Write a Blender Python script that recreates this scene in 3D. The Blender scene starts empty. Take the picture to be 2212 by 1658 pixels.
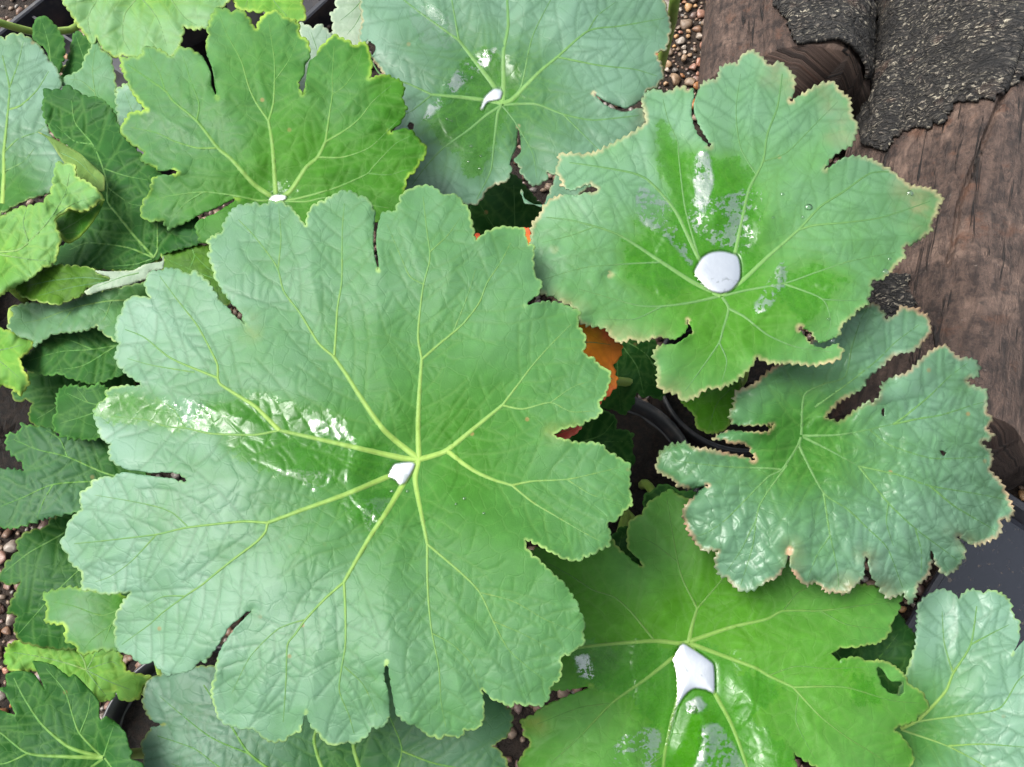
import bpy, bmesh, math, random
import numpy as np
from mathutils import Vector, Matrix
from mathutils.geometry import delaunay_2d_cdt

random.seed(7)
rng = np.random.default_rng(7)
scene = bpy.context.scene
COL = scene.collection

# ------------------------------------------------------------------ camera
CAM_Z, TILT = 0.90, math.radians(22.0)
PW, PH, FPX = 2212.0, 1658.0, 1671.0            # photo tracing frame (pixels) and focal length in it
cam_d = bpy.data.cameras.new('camera')
cam_d.sensor_fit = 'HORIZONTAL'
cam_d.sensor_width = 36.0
cam_d.lens = 36.0 * FPX / PW
cam_d.clip_start, cam_d.clip_end = 0.01, 200.0
cam = bpy.data.objects.new('camera', cam_d)
COL.objects.link(cam)
cam.location = (0, 0, CAM_Z)
cam.rotation_euler = (TILT, 0, 0)
scene.camera = cam

# ------------------------------------------------------------------ sky and sun (bright overcast)
SUN_EL, SUN_AZ = math.radians(60), math.radians(-78)      # azimuth from +Y towards +X
world = bpy.data.worlds.new('World')
scene.world = world
world.use_nodes = True
wn = world.node_tree.nodes
wl = world.node_tree.links
wn.clear()
sky = wn.new('ShaderNodeTexSky')
sky.sky_type = 'NISHITA'
sky.sun_disc = False
sky.sun_elevation = SUN_EL
sky.sun_rotation = SUN_AZ
sky.air_density = 1.0
sky.dust_density = 6.0
sky.ozone_density = 1.0
hs = wn.new('ShaderNodeHueSaturation')
hs.inputs['Saturation'].default_value = 0.42          # cloud cover: almost white light
bg = wn.new('ShaderNodeBackground')
bg.inputs['Strength'].default_value = 0.105
wo = wn.new('ShaderNodeOutputWorld')
wl.new(sky.outputs[0], hs.inputs['Color'])
tint = wn.new('ShaderNodeMix')                           # cloud takes the violet out of the hazy sky
tint.data_type = 'RGBA'; tint.blend_type = 'MULTIPLY'
tint.inputs[0].default_value = 1.0
tint.inputs[7].default_value = (0.965, 1.0, 0.975, 1)
wl.new(hs.outputs[0], tint.inputs[6])
wl.new(tint.outputs[2], bg.inputs['Color'])
wl.new(bg.outputs[0], wo.inputs['Surface'])

sun_d = bpy.data.lights.new('sun', 'SUN')
sun_d.energy = 1.4
sun_d.angle = math.radians(28)
sun_d.color = (1.0, 0.99, 0.975)
sun = bpy.data.objects.new('sun', sun_d)
COL.objects.link(sun)
sdir = Vector((math.sin(SUN_AZ) * math.cos(SUN_EL), math.cos(SUN_AZ) * math.cos(SUN_EL), math.sin(SUN_EL)))
sun.rotation_euler = (-sdir).to_track_quat('-Z', 'Y').to_euler()
sun.location = sdir * 5

vs = scene.view_settings
vs.view_transform = 'Standard'
vs.look = 'None'
vs.exposure = 1.90
vs.gamma = 1.0
scene.cycles.max_bounces = 7
scene.cycles.transparent_max_bounces = 8

# ------------------------------------------------------------------ pixel rays
CT, ST = math.cos(TILT), math.sin(TILT)
CAMP = np.array([0.0, 0.0, CAM_Z])
def rays(P):
    P = np.asarray(P, float).reshape(-1, 2)
    x = (P[:, 0] - PW / 2) / FPX
    y = (PH / 2 - P[:, 1]) / FPX
    z = -np.ones(len(P))
    return np.stack([x, y * CT - z * ST, y * ST + z * CT], 1)
def at_z(px, py, z):
    d = rays([(px, py)])[0]
    return Vector((CAMP + d * ((z - CAM_Z) / d[2])).tolist())
def to_px(V):
    V = np.asarray(V, float).reshape(-1, 3) - CAMP
    x = V[:, 0]
    y = V[:, 1] * CT + V[:, 2] * ST
    z = -V[:, 1] * ST + V[:, 2] * CT
    return np.stack([PW / 2 + FPX * x / -z, PH / 2 - FPX * y / -z], 1)

# ------------------------------------------------------------------ object helpers
def tag(o, label=None, cat=None, group=None, kind=None):
    if label: o['label'] = label
    if cat: o['category'] = cat
    if group: o['group'] = group
    if kind: o['kind'] = kind
    return o
def empty(name, loc):
    o = bpy.data.objects.new(name, None)
    o.empty_display_size = 0.03
    COL.objects.link(o)
    o.location = loc
    return o
def link(name, me, mat=None, parent=None):
    if mat is not None and not me.materials:
        me.materials.append(mat)
    o = bpy.data.objects.new(name, me)
    COL.objects.link(o)
    if parent is not None:
        o.parent = parent
        m = Matrix.Translation(world_loc(parent))
        o.matrix_parent_inverse = m.inverted()
    return o
def world_loc(o):
    v = Vector(o.location)
    return v if o.parent is None else v      # parts are built in world coordinates
def mesh_from(name, V, F, smooth=True):
    me = bpy.data.meshes.new(name)
    V = np.asarray(V, np.float32)
    me.from_pydata(V.tolist(), [], [list(map(int, f)) for f in F] if not isinstance(F, np.ndarray) else F.tolist())
    if smooth:
        me.polygons.foreach_set('use_smooth', np.ones(len(me.polygons), bool))
    me.update()
    return me
def attr(me, name, arr, kind='FLOAT'):
    a = me.attributes.new(name, kind, 'POINT')
    if kind == 'FLOAT':
        a.data.foreach_set('value', np.asarray(arr, np.float32))
    else:
        a.data.foreach_set('vector', np.asarray(arr, np.float32).ravel())

def tube(pts, radii, seg=8):
    pts = [Vector(p) for p in pts]
    V, F = [], []
    n = len(pts)
    up = Vector((0.3, 0.9, 0.1)).normalized()
    for i, p in enumerate(pts):
        t = (pts[min(i + 1, n - 1)] - pts[max(i - 1, 0)]).normalized()
        a = t.cross(up)
        if a.length < 1e-3: a = t.cross(Vector((1, 0, 0)))
        a.normalize()
        b = t.cross(a)
        for k in range(seg):
            an = 2 * math.pi * k / seg
            V.append(p + (a * math.cos(an) + b * math.sin(an)) * radii[i])
    for i in range(n - 1):
        for k in range(seg):
            F.append((i * seg + k, i * seg + (k + 1) % seg, (i + 1) * seg + (k + 1) % seg, (i + 1) * seg + k))
    F.append(tuple(range(seg))[::-1])
    F.append(tuple(range((n - 1) * seg, n * seg)))
    return V, F

# ------------------------------------------------------------------ node helper
class NT:
    def __init__(s, name):
        s.mat = bpy.data.materials.new(name)
        s.mat.use_nodes = True
        s.t = s.mat.node_tree
        s.t.nodes.clear()
        s.out = s.n('ShaderNodeOutputMaterial')
    def n(s, kind, **kw):
        nd = s.t.nodes.new(kind)
        for k, v in kw.items(): setattr(nd, k, v)
        return nd
    def put(s, sock, v):
        if hasattr(v, 'is_output'): s.t.links.new(v, sock)
        else:
            if isinstance(v, (tuple, list)) and len(v) == 3 and sock.type == 'RGBA': v = (*v, 1)
            sock.default_value = v
    def math(s, op, a, b=0.0, c=None, clamp=False):
        nd = s.n('ShaderNodeMath', operation=op, use_clamp=clamp)
        s.put(nd.inputs[0], a); s.put(nd.inputs[1], b)
        if c is not None: s.put(nd.inputs[2], c)
        return nd.outputs[0]
    def mix(s, f, a, b, mode='MIX'):
        nd = s.n('ShaderNodeMix', data_type='RGBA', blend_type=mode)
        s.put(nd.inputs[0], f); s.put(nd.inputs[6], a); s.put(nd.inputs[7], b)
        return nd.outputs[2]
    def ramp(s, v, lo, hi, a=0.0, b=1.0):
        nd = s.n('ShaderNodeMapRange', interpolation_type='SMOOTHSTEP')
        s.put(nd.inputs[0], v); nd.inputs[1].default_value = lo; nd.inputs[2].default_value = hi
        nd.inputs[3].default_value = a; nd.inputs[4].default_value = b
        return nd.outputs[0]
    def attr(s, name, out='Fac'):
        return s.n('ShaderNodeAttribute', attribute_name=name).outputs[out]
    def noise(s, vec, scale, detail=3, rough=0.55, out=0, dim='3D', dist=0.0):
        nd = s.n('ShaderNodeTexNoise', noise_dimensions=dim)
        if vec is not None: s.put(nd.inputs['Vector'], vec)
        nd.inputs['Scale'].default_value = scale
        nd.inputs['Detail'].default_value = detail
        nd.inputs['Roughness'].default_value = rough
        nd.inputs['Distortion'].default_value = dist
        return nd.outputs[out]
    def vec(s, op, a, b):
        nd = s.n('ShaderNodeVectorMath', operation=op)
        s.put(nd.inputs[0], a); s.put(nd.inputs[1], b)
        return nd.outputs[0]
    def bump(s, h, strength, dist, normal=None):
        nd = s.n('ShaderNodeBump')
        s.put(nd.inputs['Strength'], strength)
        nd.inputs['Distance'].default_value = dist
        s.put(nd.inputs['Height'], h)
        if normal is not None: s.put(nd.inputs['Normal'], normal)
        return nd.outputs[0]
    def pos(s):
        return s.n('ShaderNodeNewGeometry').outputs['Position']
    def bsdf(s, col, rough, normal=None, spec=0.5, ior=1.45, **kw):
        nd = s.n('ShaderNodeBsdfPrincipled')
        s.put(nd.inputs['Base Color'], col); s.put(nd.inputs['Roughness'], rough)
        s.put(nd.inputs['Specular IOR Level'], spec); s.put(nd.inputs['IOR'], ior)
        if normal is not None: s.put(nd.inputs['Normal'], normal)
        for k, v in kw.items(): s.put(nd.inputs[k.replace('_', ' ')], v)
        return nd.outputs[0]
    def done(s, sh):
        s.t.links.new(sh, s.out.inputs['Surface'])
        return s.mat

# ------------------------------------------------------------------ 2-D helpers in tracing pixels
def P2(txt):
    return np.array([[float(v) for v in q.split(',')] for q in txt.split()])
def resample(P, step, closed=False):
    P = np.asarray(P, float)
    if closed: P = np.vstack([P, P[:1]])
    d = np.hypot(*np.diff(P, axis=0).T)
    keep = np.r_[True, d > 1e-6]
    P = P[keep]
    d = np.hypot(*np.diff(P, axis=0).T)
    s = np.r_[0, np.cumsum(d)]
    n = max(int(round(s[-1] / step)), 2)
    t = np.linspace(0, s[-1], n + 1)
    if closed: t = t[:-1]
    return np.stack([np.interp(t, s, P[:, 0]), np.interp(t, s, P[:, 1])], 1)
def catmull(P, closed, sub=6, ten=0.38):
    P = np.asarray(P, float)
    n = len(P)
    if n < 3: return P
    if closed:
        A, B, C, D = np.roll(P, 1, 0), P, np.roll(P, -1, 0), np.roll(P, -2, 0)
    else:
        E = np.vstack([2 * P[0] - P[1], P, 2 * P[-1] - P[-2]])
        A, B, C, D = E[:-3], E[1:-2], E[2:-1], E[3:]
    m1, m2 = (C - A) * ten, (D - B) * ten
    L = np.linalg.norm(C - B, axis=1, keepdims=True) + 1e-9
    for m in (m1, m2):                                  # no overshoot past short edges
        k = np.linalg.norm(m, axis=1, keepdims=True) / (L * 0.9) 
        m /= np.maximum(k, 1)
    out = []
    for i in range(sub):
        t = i / sub
        out.append((2*t**3-3*t*t+1) * B + (t**3-2*t*t+t) * m1 + (-2*t**3+3*t*t) * C + (t**3-t*t) * m2)
    Q = np.stack(out, 1).reshape(-1, 2)
    return Q if closed else np.vstack([Q, P[-1:]])
def inside_rows(poly, ys):
    """per row y: sorted x crossings"""
    X, Y = poly[:, 0], poly[:, 1]
    X2, Y2 = np.roll(X, -1), np.roll(Y, -1)
    rows = []
    for y in ys:
        m = (Y <= y) != (Y2 <= y)
        rows.append(np.sort(X[m] + (y - Y[m]) / (Y2[m] - Y[m]) * (X2[m] - X[m])))
    return rows
def inside(P, poly):
    P = np.asarray(P, float)
    X, Y = poly[:, 0], poly[:, 1]
    X2, Y2 = np.roll(X, -1), np.roll(Y, -1)
    res = np.zeros(len(P), bool)
    for a in range(0, len(P), 20000):
        p = P[a:a+20000]
        m = np.zeros(len(p), bool)
        for i in range(len(poly)):
            if Y[i] == Y2[i]: continue
            c = (Y[i] <= p[:, 1]) != (Y2[i] <= p[:, 1])
            if c.any():
                m ^= c & (p[:, 0] < X[i] + (p[:, 1] - Y[i]) / (Y2[i] - Y[i]) * (X2[i] - X[i]))
        res[a:a+20000] = m
    return res
def nearest(P, S, cap, cell=48.0):
    """capped distance from every P to the sample points S, and the index of the nearest"""
    P = np.asarray(P, float)
    D = np.full(len(P), cap, float)
    I = np.zeros(len(P), int)
    if len(S) == 0: return D, I
    key = np.floor(P / cell).astype(int)
    order = np.lexsort((key[:, 1], key[:, 0]))
    ks = key[order]
    cut = np.nonzero(np.any(np.diff(ks, axis=0) != 0, axis=1))[0] + 1
    for idx in np.split(order, cut):
        c = key[idx[0]] * cell
        m = np.nonzero((S[:, 0] > c[0] - cap) & (S[:, 0] < c[0] + cell + cap) & (S[:, 1] > c[1] - cap) & (S[:, 1] < c[1] + cell + cap))[0]
        if len(m) == 0: continue
        s = S[m]
        p = P[idx]
        d2 = (p[:, None, 0] - s[None, :, 0]) ** 2 + (p[:, None, 1] - s[None, :, 1]) ** 2
        j = d2.argmin(1)
        d = np.sqrt(d2[np.arange(len(idx)), j])
        D[idx] = np.minimum(d, cap)
        I[idx] = m[j]
    return D, I
def cdt(points, loop):
    n = len(loop)
    vv = [Vector(p) for p in loop.tolist()] + [Vector(p) for p in points.tolist()]
    r = delaunay_2d_cdt(vv, [(i, (i + 1) % n) for i in range(n)], [], 1, 1e-3)
    return np.array([tuple(v) for v in r[0]]), np.array(r[2], int)
def hexgrid(poly, s, margin):
    lo, hi = poly.min(0), poly.max(0)
    ys = np.arange(lo[1] + s * .3, hi[1], s * 0.866)
    out = []
    for j, (y, xs) in enumerate(zip(ys, inside_rows(poly, ys))):
        for a, b in zip(xs[0::2], xs[1::2]):
            x0 = math.ceil((a - lo[0]) / s - .5 * (j % 2)) * s + lo[0] + .5 * s * (j % 2)
            q = np.arange(x0, b, s)
            if len(q): out.append(np.stack([q, np.full(len(q), y)], 1))
    G = np.vstack(out)
    D, _ = nearest(G, resample(poly, 2.0, True), margin + 1)
    return G[D > margin]
def snoise(P, freq, seed, n=7):
    g = np.random.default_rng(seed)
    v = np.zeros(len(P))
    for _ in range(n):
        a = g.uniform(0, 2 * math.pi); f = freq * g.uniform(.5, 1.6); ph = g.uniform(0, 6.28)
        v += np.sin((P[:, 0] * math.cos(a) + P[:, 1] * math.sin(a)) * f + ph)
    return v / math.sqrt(n)
# ------------------------------------------------------------------ leaf materials
def leaf_material(name, a, b, margin, mw=9, rough=0.5, patch=(0.25, 0.16, 0.02), tert=1.0, spec=0.36, trans=0.16, vein=(0.10, 0.22, 0.05)):
    t = NT(name)
    a, b = tuple(c * .70 for c in a), tuple(c * .70 for c in b)
    vein, margin = tuple(c * .7 for c in vein), tuple(c * .85 for c in margin)
    uv = t.attr('uvp', 'Vector')
    wet, ed, vn, pt = t.attr('wet'), t.attr('ed'), t.attr('vn'), t.attr('pt')
    n1 = t.noise(uv, 16, 3)
    n2 = t.noise(uv, 110, 4, 0.6)
    col = t.mix(t.ramp(n1, .35, .68), a, b)
    col = t.mix(t.math('MULTIPLY', t.ramp(n2, .42, .75), .35), col, tuple(min(1, c * 1.5 + .004) for c in b))
    # sky sheen of the waxy leaf painted as pale colour, thin at its heart
    shn = t.math('MULTIPLY', t.attr('shn'), t.ramp(t.noise(uv, 22, 4, .6), .25, .7, .6, 1.1))
    col = t.mix(t.math('MULTIPLY', shn, .72, clamp=True), col, (.118, .205, .158))
    # fine net of small veins
    wob = t.vec('ADD', uv, t.vec('MULTIPLY', t.vec('SUBTRACT', t.noise(uv, 90, 2, .5, out=1), (.5, .5, .5)), (.009, .009, 0)))
    def net(scale, w):
        v = t.n('ShaderNodeTexVoronoi', voronoi_dimensions='2D', feature='DISTANCE_TO_EDGE')
        t.put(v.inputs['Vector'], wob); v.inputs['Scale'].default_value = scale
        return t.ramp(v.outputs['Distance'], 0.0, w)
    net1, net2 = net(80, .07), net(210, .14)
    vcol = t.mix(t.math('MULTIPLY', shn, 1.6, clamp=True), vein, t.mix(1.0, col, (.34, .48, .34), 'MULTIPLY'))   # vein lines go darker where the sky sheen is painted
    vmask = t.math('MULTIPLY', t.math('SUBTRACT', 1.0, net1), .14)
    col = t.mix(vmask, col, vcol)
    col = t.mix(t.math('MULTIPLY', vn, t.math('ADD', .34, t.math('MULTIPLY', shn, .26))), col, vcol)
    # pigment patches and coloured margin
    pn = t.noise(uv, 45, 4, .6)
    col = t.mix(t.math('MULTIPLY', t.math('MULTIPLY', pt, .5), t.ramp(pn, .3, .75)), col, patch)
    edn = t.math('ADD', ed, t.math('MULTIPLY', t.math('SUBTRACT', t.noise(uv, 60, 3), .5), mw * 1.3))
    mvar = t.ramp(t.noise(uv, 24, 2, .5), .34, .68, .08, 1.0)
    col = t.mix(t.math('MULTIPLY', t.ramp(edn, 0.0, mw, .85, 0), mvar), col, margin)
    # small spots of wear
    sp = t.n('ShaderNodeTexVoronoi', voronoi_dimensions='2D'); t.put(sp.inputs['Vector'], uv); sp.inputs['Scale'].default_value = 26
    spot = t.math('MULTIPLY', t.ramp(sp.outputs['Distance'], .05, .02), t.ramp(t.noise(uv, 9, 1), .58, .66))
    col = t.mix(t.math('MULTIPLY', spot, .7), col, (.16, .11, .04))
    # wet film: darker, smoother, patchy at its rim
    wn_ = t.ramp(t.math('ADD', wet, t.math('ADD', t.math('MULTIPLY', t.math('SUBTRACT', t.noise(uv, 200, 5, .7), .5), 1.0), t.math('MULTIPLY', t.math('SUBTRACT', t.noise(uv, 38, 2, .5), .5), 1.1))), .46, .54)
    wcol = t.mix(1.0, col, (.60, .86, .30), 'MULTIPLY')
    col = t.mix(wn_, col, wcol)
    grain = t.noise(uv, 620, 3, .6)
    rg = t.math('ADD', rough, t.math('MULTIPLY', t.math('SUBTRACT', n1, .5), .22))
    rg = t.math('ADD', t.math('MULTIPLY', rg, t.math('SUBTRACT', 1.0, wn_)), t.math('MULTIPLY', wn_, t.ramp(t.noise(uv, 260, 3, .6), .3, .7, .16, .42)))
    h = t.math('ADD', t.math('MULTIPLY', net1, .55), t.math('MULTIPLY', net2, .16))
    h = t.math('ADD', h, t.math('MULTIPLY', grain, .14))
    nb = t.bump(h, t.math('SUBTRACT', .22 * tert, t.math('MULTIPLY', wn_, .10 * tert)), .0009)
    sl = t.math('ADD', t.math('ADD', .06, t.math('MULTIPLY', shn, spec * 1.15)), t.math('MULTIPLY', wn_, .28))    # gloss follows the painted sheen and the water, bare leaf hardly
    p = t.bsdf(col, rg, nb, sl)
    tr = t.n('ShaderNodeBsdfTranslucent')
    t.put(tr.inputs['Color'], t.mix(1.0, col, (1.8, 1.8, .5), 'MULTIPLY')); t.put(tr.inputs['Normal'], nb)
    mx = t.n('ShaderNodeMixShader'); mx.inputs[0].default_value = trans
    t.t.links.new(p, mx.inputs[1]); t.t.links.new(tr.outputs[0], mx.inputs[2])
    return t.done(mx.outputs[0])

def vein_material(name, near, far):
    t = NT(name)
    al = t.attr('along')
    n = t.noise(t.pos(), 260, 3)
    c = t.mix(al, near, far)
    c = t.mix(t.math('MULTIPLY', t.ramp(n, .4, .7), .4), c, tuple(v * .6 for v in near))
    return t.done(t.bsdf(c, .5, t.bump(n, .4, .0004), .16))
def stalk_material(name, a, b):
    t = NT(name)
    n = t.noise(t.pos(), 60, 4)
    f = t.noise(t.pos(), 700, 2)
    return t.done(t.bsdf(t.mix(t.ramp(n, .35, .65), a, b), .4, t.bump(f, .3, .0005)))

GREEN  = ((.034, .130, .013), (.042, .150, .018))
FRESH  = ((.028, .116, .009), (.042, .148, .013))
LIME   = ((.080, .215, .026), (.110, .250, .042))
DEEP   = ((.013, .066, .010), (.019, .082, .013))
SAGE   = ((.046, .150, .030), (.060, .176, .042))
PALE   = ((.250, .330, .240), (.330, .400, .310))
M_PALE, M_PINK, M_RUST, M_LIME, M_GREEN = (.22, .33, .10), (.36, .29, .16), (.30, .13, .05), (.24, .36, .05), (.07, .18, .04)
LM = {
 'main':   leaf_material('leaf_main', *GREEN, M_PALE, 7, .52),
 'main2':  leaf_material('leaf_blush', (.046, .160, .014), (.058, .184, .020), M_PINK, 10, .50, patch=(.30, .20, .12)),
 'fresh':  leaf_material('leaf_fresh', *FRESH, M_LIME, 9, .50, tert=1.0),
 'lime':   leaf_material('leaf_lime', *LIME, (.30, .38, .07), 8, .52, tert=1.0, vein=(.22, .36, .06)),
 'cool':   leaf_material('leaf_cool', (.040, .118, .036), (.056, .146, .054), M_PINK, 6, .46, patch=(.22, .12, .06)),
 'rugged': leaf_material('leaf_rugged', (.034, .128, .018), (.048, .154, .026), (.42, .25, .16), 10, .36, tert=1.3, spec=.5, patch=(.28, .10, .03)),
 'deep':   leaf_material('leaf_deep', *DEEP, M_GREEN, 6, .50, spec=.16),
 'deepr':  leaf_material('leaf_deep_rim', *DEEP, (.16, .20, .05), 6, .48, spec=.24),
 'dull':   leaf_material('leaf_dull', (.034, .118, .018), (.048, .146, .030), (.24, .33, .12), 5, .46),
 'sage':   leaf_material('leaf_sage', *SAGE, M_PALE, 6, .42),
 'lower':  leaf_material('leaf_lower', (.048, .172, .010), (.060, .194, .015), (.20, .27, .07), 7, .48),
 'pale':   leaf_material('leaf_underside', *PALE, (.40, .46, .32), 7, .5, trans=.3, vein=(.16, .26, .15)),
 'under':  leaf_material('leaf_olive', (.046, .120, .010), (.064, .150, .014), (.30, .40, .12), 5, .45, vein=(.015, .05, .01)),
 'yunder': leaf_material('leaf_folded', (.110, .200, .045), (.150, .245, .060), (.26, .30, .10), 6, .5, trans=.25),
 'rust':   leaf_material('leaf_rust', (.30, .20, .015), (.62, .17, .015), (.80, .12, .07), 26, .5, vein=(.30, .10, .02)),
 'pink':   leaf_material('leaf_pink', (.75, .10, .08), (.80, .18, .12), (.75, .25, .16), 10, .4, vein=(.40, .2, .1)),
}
VEIN_Y = vein_material('vein_yellow_green', (.160, .245, .045), (.050, .120, .036))
VEIN_G = vein_material('vein_pale_green', (.100, .190, .050), (.046, .112, .036))
VEIN_F = vein_material('vein_mid_green', (.120, .205, .040), (.034, .105, .018))
VEIN_D = vein_material('vein_dark_green', (.075, .160, .040), (.035, .095, .028))
STALK  = stalk_material('leaf_stalk_green', (.13, .22, .035), (.20, .27, .06))

# ------------------------------------------------------------------ leaf builder
LEAVES = {}
def build_leaf(key, outline, center, veins, z, mat, parent, tilt=(0, 0), cup=.008, droop=.008, fun=.006, lob=.0022, quilt=.0004,
               rip=.0010, low=.003, teeth=(17, 6.2), s=4.4, wet=(), patch=(), pools=(), vmat=None, label=None, thick=.0007,
               side=34, puck=0.0, sky_sheen=(0, 0, 0), stalk=None, holes=(), vw=1.0, saw=False):
    seed = sum(ord(c) * (i + 3) for i, c in enumerate(key))
    g = np.random.default_rng(seed)
    rnd = random.Random(seed)
    raw = P2(outline)
    ol = resample(catmull(raw, True, 6, .24), 2.2, True)
    area = .5 * np.sum(ol[:, 0] * np.roll(ol[:, 1], -1) - np.roll(ol[:, 0], -1) * ol[:, 1])
    # toothed margin
    tg = np.roll(ol, -1, 0) - np.roll(ol, 1, 0)
    tg /= np.linalg.norm(tg, axis=1, keepdims=True) + 1e-9
    nr = np.stack([tg[:, 1], -tg[:, 0]], 1) * (1 if area > 0 else -1)
    L = len(ol) * 2.2
    edges, x = [0.0], 0.0
    while x < L:
        x += teeth[0] * g.uniform(.6, 1.45); edges.append(x)
    edges = np.array(edges); pos = np.arange(len(ol)) * 2.2
    k = np.searchsorted(edges, pos, side='right') - 1
    f = (pos - edges[k]) / (edges[k + 1] - edges[k])
    amp = teeth[1] * g.uniform(.45, 1.3, len(edges))[k]
    prof = (np.where(f < .72, f / .72, (1 - f) / .28) if saw else np.sqrt(np.clip(1 - (2 * f - 1) ** 2, 0, 1))) - .45
    # lobes that touch: no teeth inside a narrow slit
    slit = np.ones(len(ol)); m = len(ol)
    for i0 in range(0, m, 400):
        ii = np.arange(i0, min(m, i0 + 400))
        dd = np.hypot(ol[ii, None, 0] - ol[None, :, 0], ol[ii, None, 1] - ol[None, :, 1])
        gap = np.abs(ii[:, None] - np.arange(m)[None]); gap = np.minimum(gap, m - gap) * 2.2
        dd[gap < np.maximum(34, 2.6 * dd)] = 99
        slit[ii] = np.clip((dd.min(1) - 5) / 14, 0, 1)
    ol = ol + nr * (amp * prof * slit)[:, None]
    c = np.array(center, float)
    R = float(np.percentile(np.linalg.norm(ol - c, axis=1), 60))
    ks = min(1.0, (R / 430) ** 1.25)                      # small leaves are flatter
    cup, droop, fun, lob, low = cup * ks, droop * ks, fun * ks, lob * ks, low * ks
    # traced veins
    VS, VWID, VPAR, vl = [], [], [], []
    for w, txt in veins:
        pl = resample(catmull(P2(txt), False), 2.0)
        n = len(pl)
        wid = w * vw * 1.25 * np.linspace(1, .30, n)
        vl.append((pl, wid, w)); VS.append(pl); VWID.append(wid)
    VS = np.vstack(VS) if VS else np.zeros((0, 2))
    VWID = np.concatenate(VWID) if VWID else np.zeros(0)
    # side veins grown from the traced ones
    bd = resample(ol, 3.0, True)
    bslit = slit[nearest(bd, ol, 30)[1]]
    def grid_hash(pts, cs=8.0):
        h = {}
        for q in pts: h.setdefault((int(q[0] // cs), int(q[1] // cs)), []).append((q[0], q[1]))
        return h
    def close(h, p, r, cs=8.0):
        i, j = int(p[0] // cs), int(p[1] // cs)
        for a in (-1, 0, 1):
            for b in (-1, 0, 1):
                for q in h.get((i + a, j + b), ()):
                    if (q[0] - p[0]) ** 2 + (q[1] - p[1]) ** 2 < r * r: return True
        return False
    hb, hv, hsd = grid_hash(bd), grid_hash(VS), {}
    SS, SG = [], []
    lo, hi = ol.min(0), ol.max(0)
    if side:
        jobs = []
        for pl, wid, w in vl:
            acc = rnd.uniform(.3, .9) * side
            for sd in (1, -1):
                i = int(acc / 2)
                while i < len(pl) - 6:
                    jobs.append((pl[i], pl[min(i + 4, len(pl) - 1)] - pl[max(i - 4, 0)], sd, 0))
                    i += int(side * rnd.uniform(.6, 1.35) / 2)
        while jobs:
            p0, d0, sd, gen = jobs.pop(0)
            a = math.atan2(d0[1], d0[0]) + sd * math.radians(rnd.uniform(44, 60) if gen == 0 else rnd.uniform(62, 100))
            cur = -sd * math.radians(rnd.uniform(.1, .55)) if gen == 0 else 0.0
            p = (float(p0[0]), float(p0[1])); path = [p]
            maxn = int(rnd.uniform(26, 80) if gen == 0 else rnd.uniform(10, 26))
            for q in range(maxn):
                a += cur + rnd.gauss(0, .035 if gen == 0 else .09)
                p = (p[0] + 3 * math.cos(a), p[1] + 3 * math.sin(a))
                if not (lo[0] < p[0] < hi[0] and lo[1] < p[1] < hi[1]): break
                path.append(p)
                if q > 4 and (close(hb, p, 5) or close(hv, p, 5) or close(hsd, p, 5)): break
            if len(path) > 5:
                SS.append(np.array(path)); SG.append(gen)
                for q in path[3:]: hsd.setdefault((int(q[0] // 8), int(q[1] // 8)), []).append(q)
                if gen == 0:
                    for i in range(7, len(path) - 4, rnd.randint(7, 12)):
                        d = np.array(path[i + 1]) - np.array(path[i - 1])
                        jobs.append((np.array(path[i]), d, rnd.choice((1, -1)), 1))
    S2 = np.vstack([resample(q, 2.0) for q in SS]) if SS else np.zeros((0, 2))
    SGA = np.concatenate([np.full(len(resample(q, 2.0)), g_) for q, g_ in zip(SS, SG)]) if SS else np.zeros(0)
    n_ = np.array([tilt[0], tilt[1], 1.0]); n_ /= np.linalg.norm(n_)
    dc = rays([c])[0]
    org = CAMP + dc * ((z - CAM_Z) / dc[2])
    pool_lv = []; self_slit = [None]
    def h_of(P):
        ed, ie = nearest(P, bd, 60)
        self_slit[0] = bslit[ie]
        d1, i1 = nearest(P, VS, 110)
        d2, _ = nearest(P, S2, 40)
        r = np.linalg.norm(P - c, axis=1) / R
        h = cup * r ** 1.6 - droop * np.clip((r - .62) / .38, 0, 2) ** 2 - fun * np.exp(-(r / .13) ** 2)
        h += lob * (1 - np.exp(-(d1 / (.11 * R)) ** 2))
        inner = np.clip(ed / 12, 0, 1)
        h += quilt * (1 - np.exp(-(d2 / 4.5) ** 1.3)) * (.3 + .7 * inner)
        h += low * .5 * snoise(P, 3.2 / R, seed) + low * .22 * snoise(P, 9.0 / R, seed + 1)
        h += quilt * .22 * snoise(P, .05, seed + 5) + puck * np.abs(snoise(P, .07, seed + 6))
        h += rip * np.exp(-ed / 16) * snoise(P, .075, seed + 2) * 1.4
        for poly, lv, dep in pool_lv:
            m = inside(P, poly)
            d, _ = nearest(P, resample(poly, 2, True), 90)
            w = np.clip(d / 80, 0, 1); w = w * w * (3 - 2 * w)
            out = lv + (np.maximum(h, lv + .0004) - lv) * w + .0006 * np.clip(d / 10, 0, 1)
            h = np.where(m, lv - dep * (1 - np.exp(-d / 14)), np.where(d < 89, out, h))
        return h, ed, d1, d2
    def lift(P, h):
        D = rays(P)
        t = ((org - CAMP) @ n_ + h) / (D @ n_)
        return CAMP + D * t[:, None]
    for poly, dep in pools:
        pp = resample(catmull(P2(poly), True), 2.5, True)
        hh = h_of(pp)[0]
        pool_lv.append((pp, float(np.percentile(hh, 35)), dep))
    G = hexgrid(ol, s, s * .55)
    if holes:
        for hpoly in holes: G = G[~inside(G, P2(hpoly))]
    V2, F = cdt(G, ol)
    for hpoly in holes:
        hp = P2(hpoly); ctr = V2[F].mean(1)
        F = F[~inside(ctr, hp)]
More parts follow.
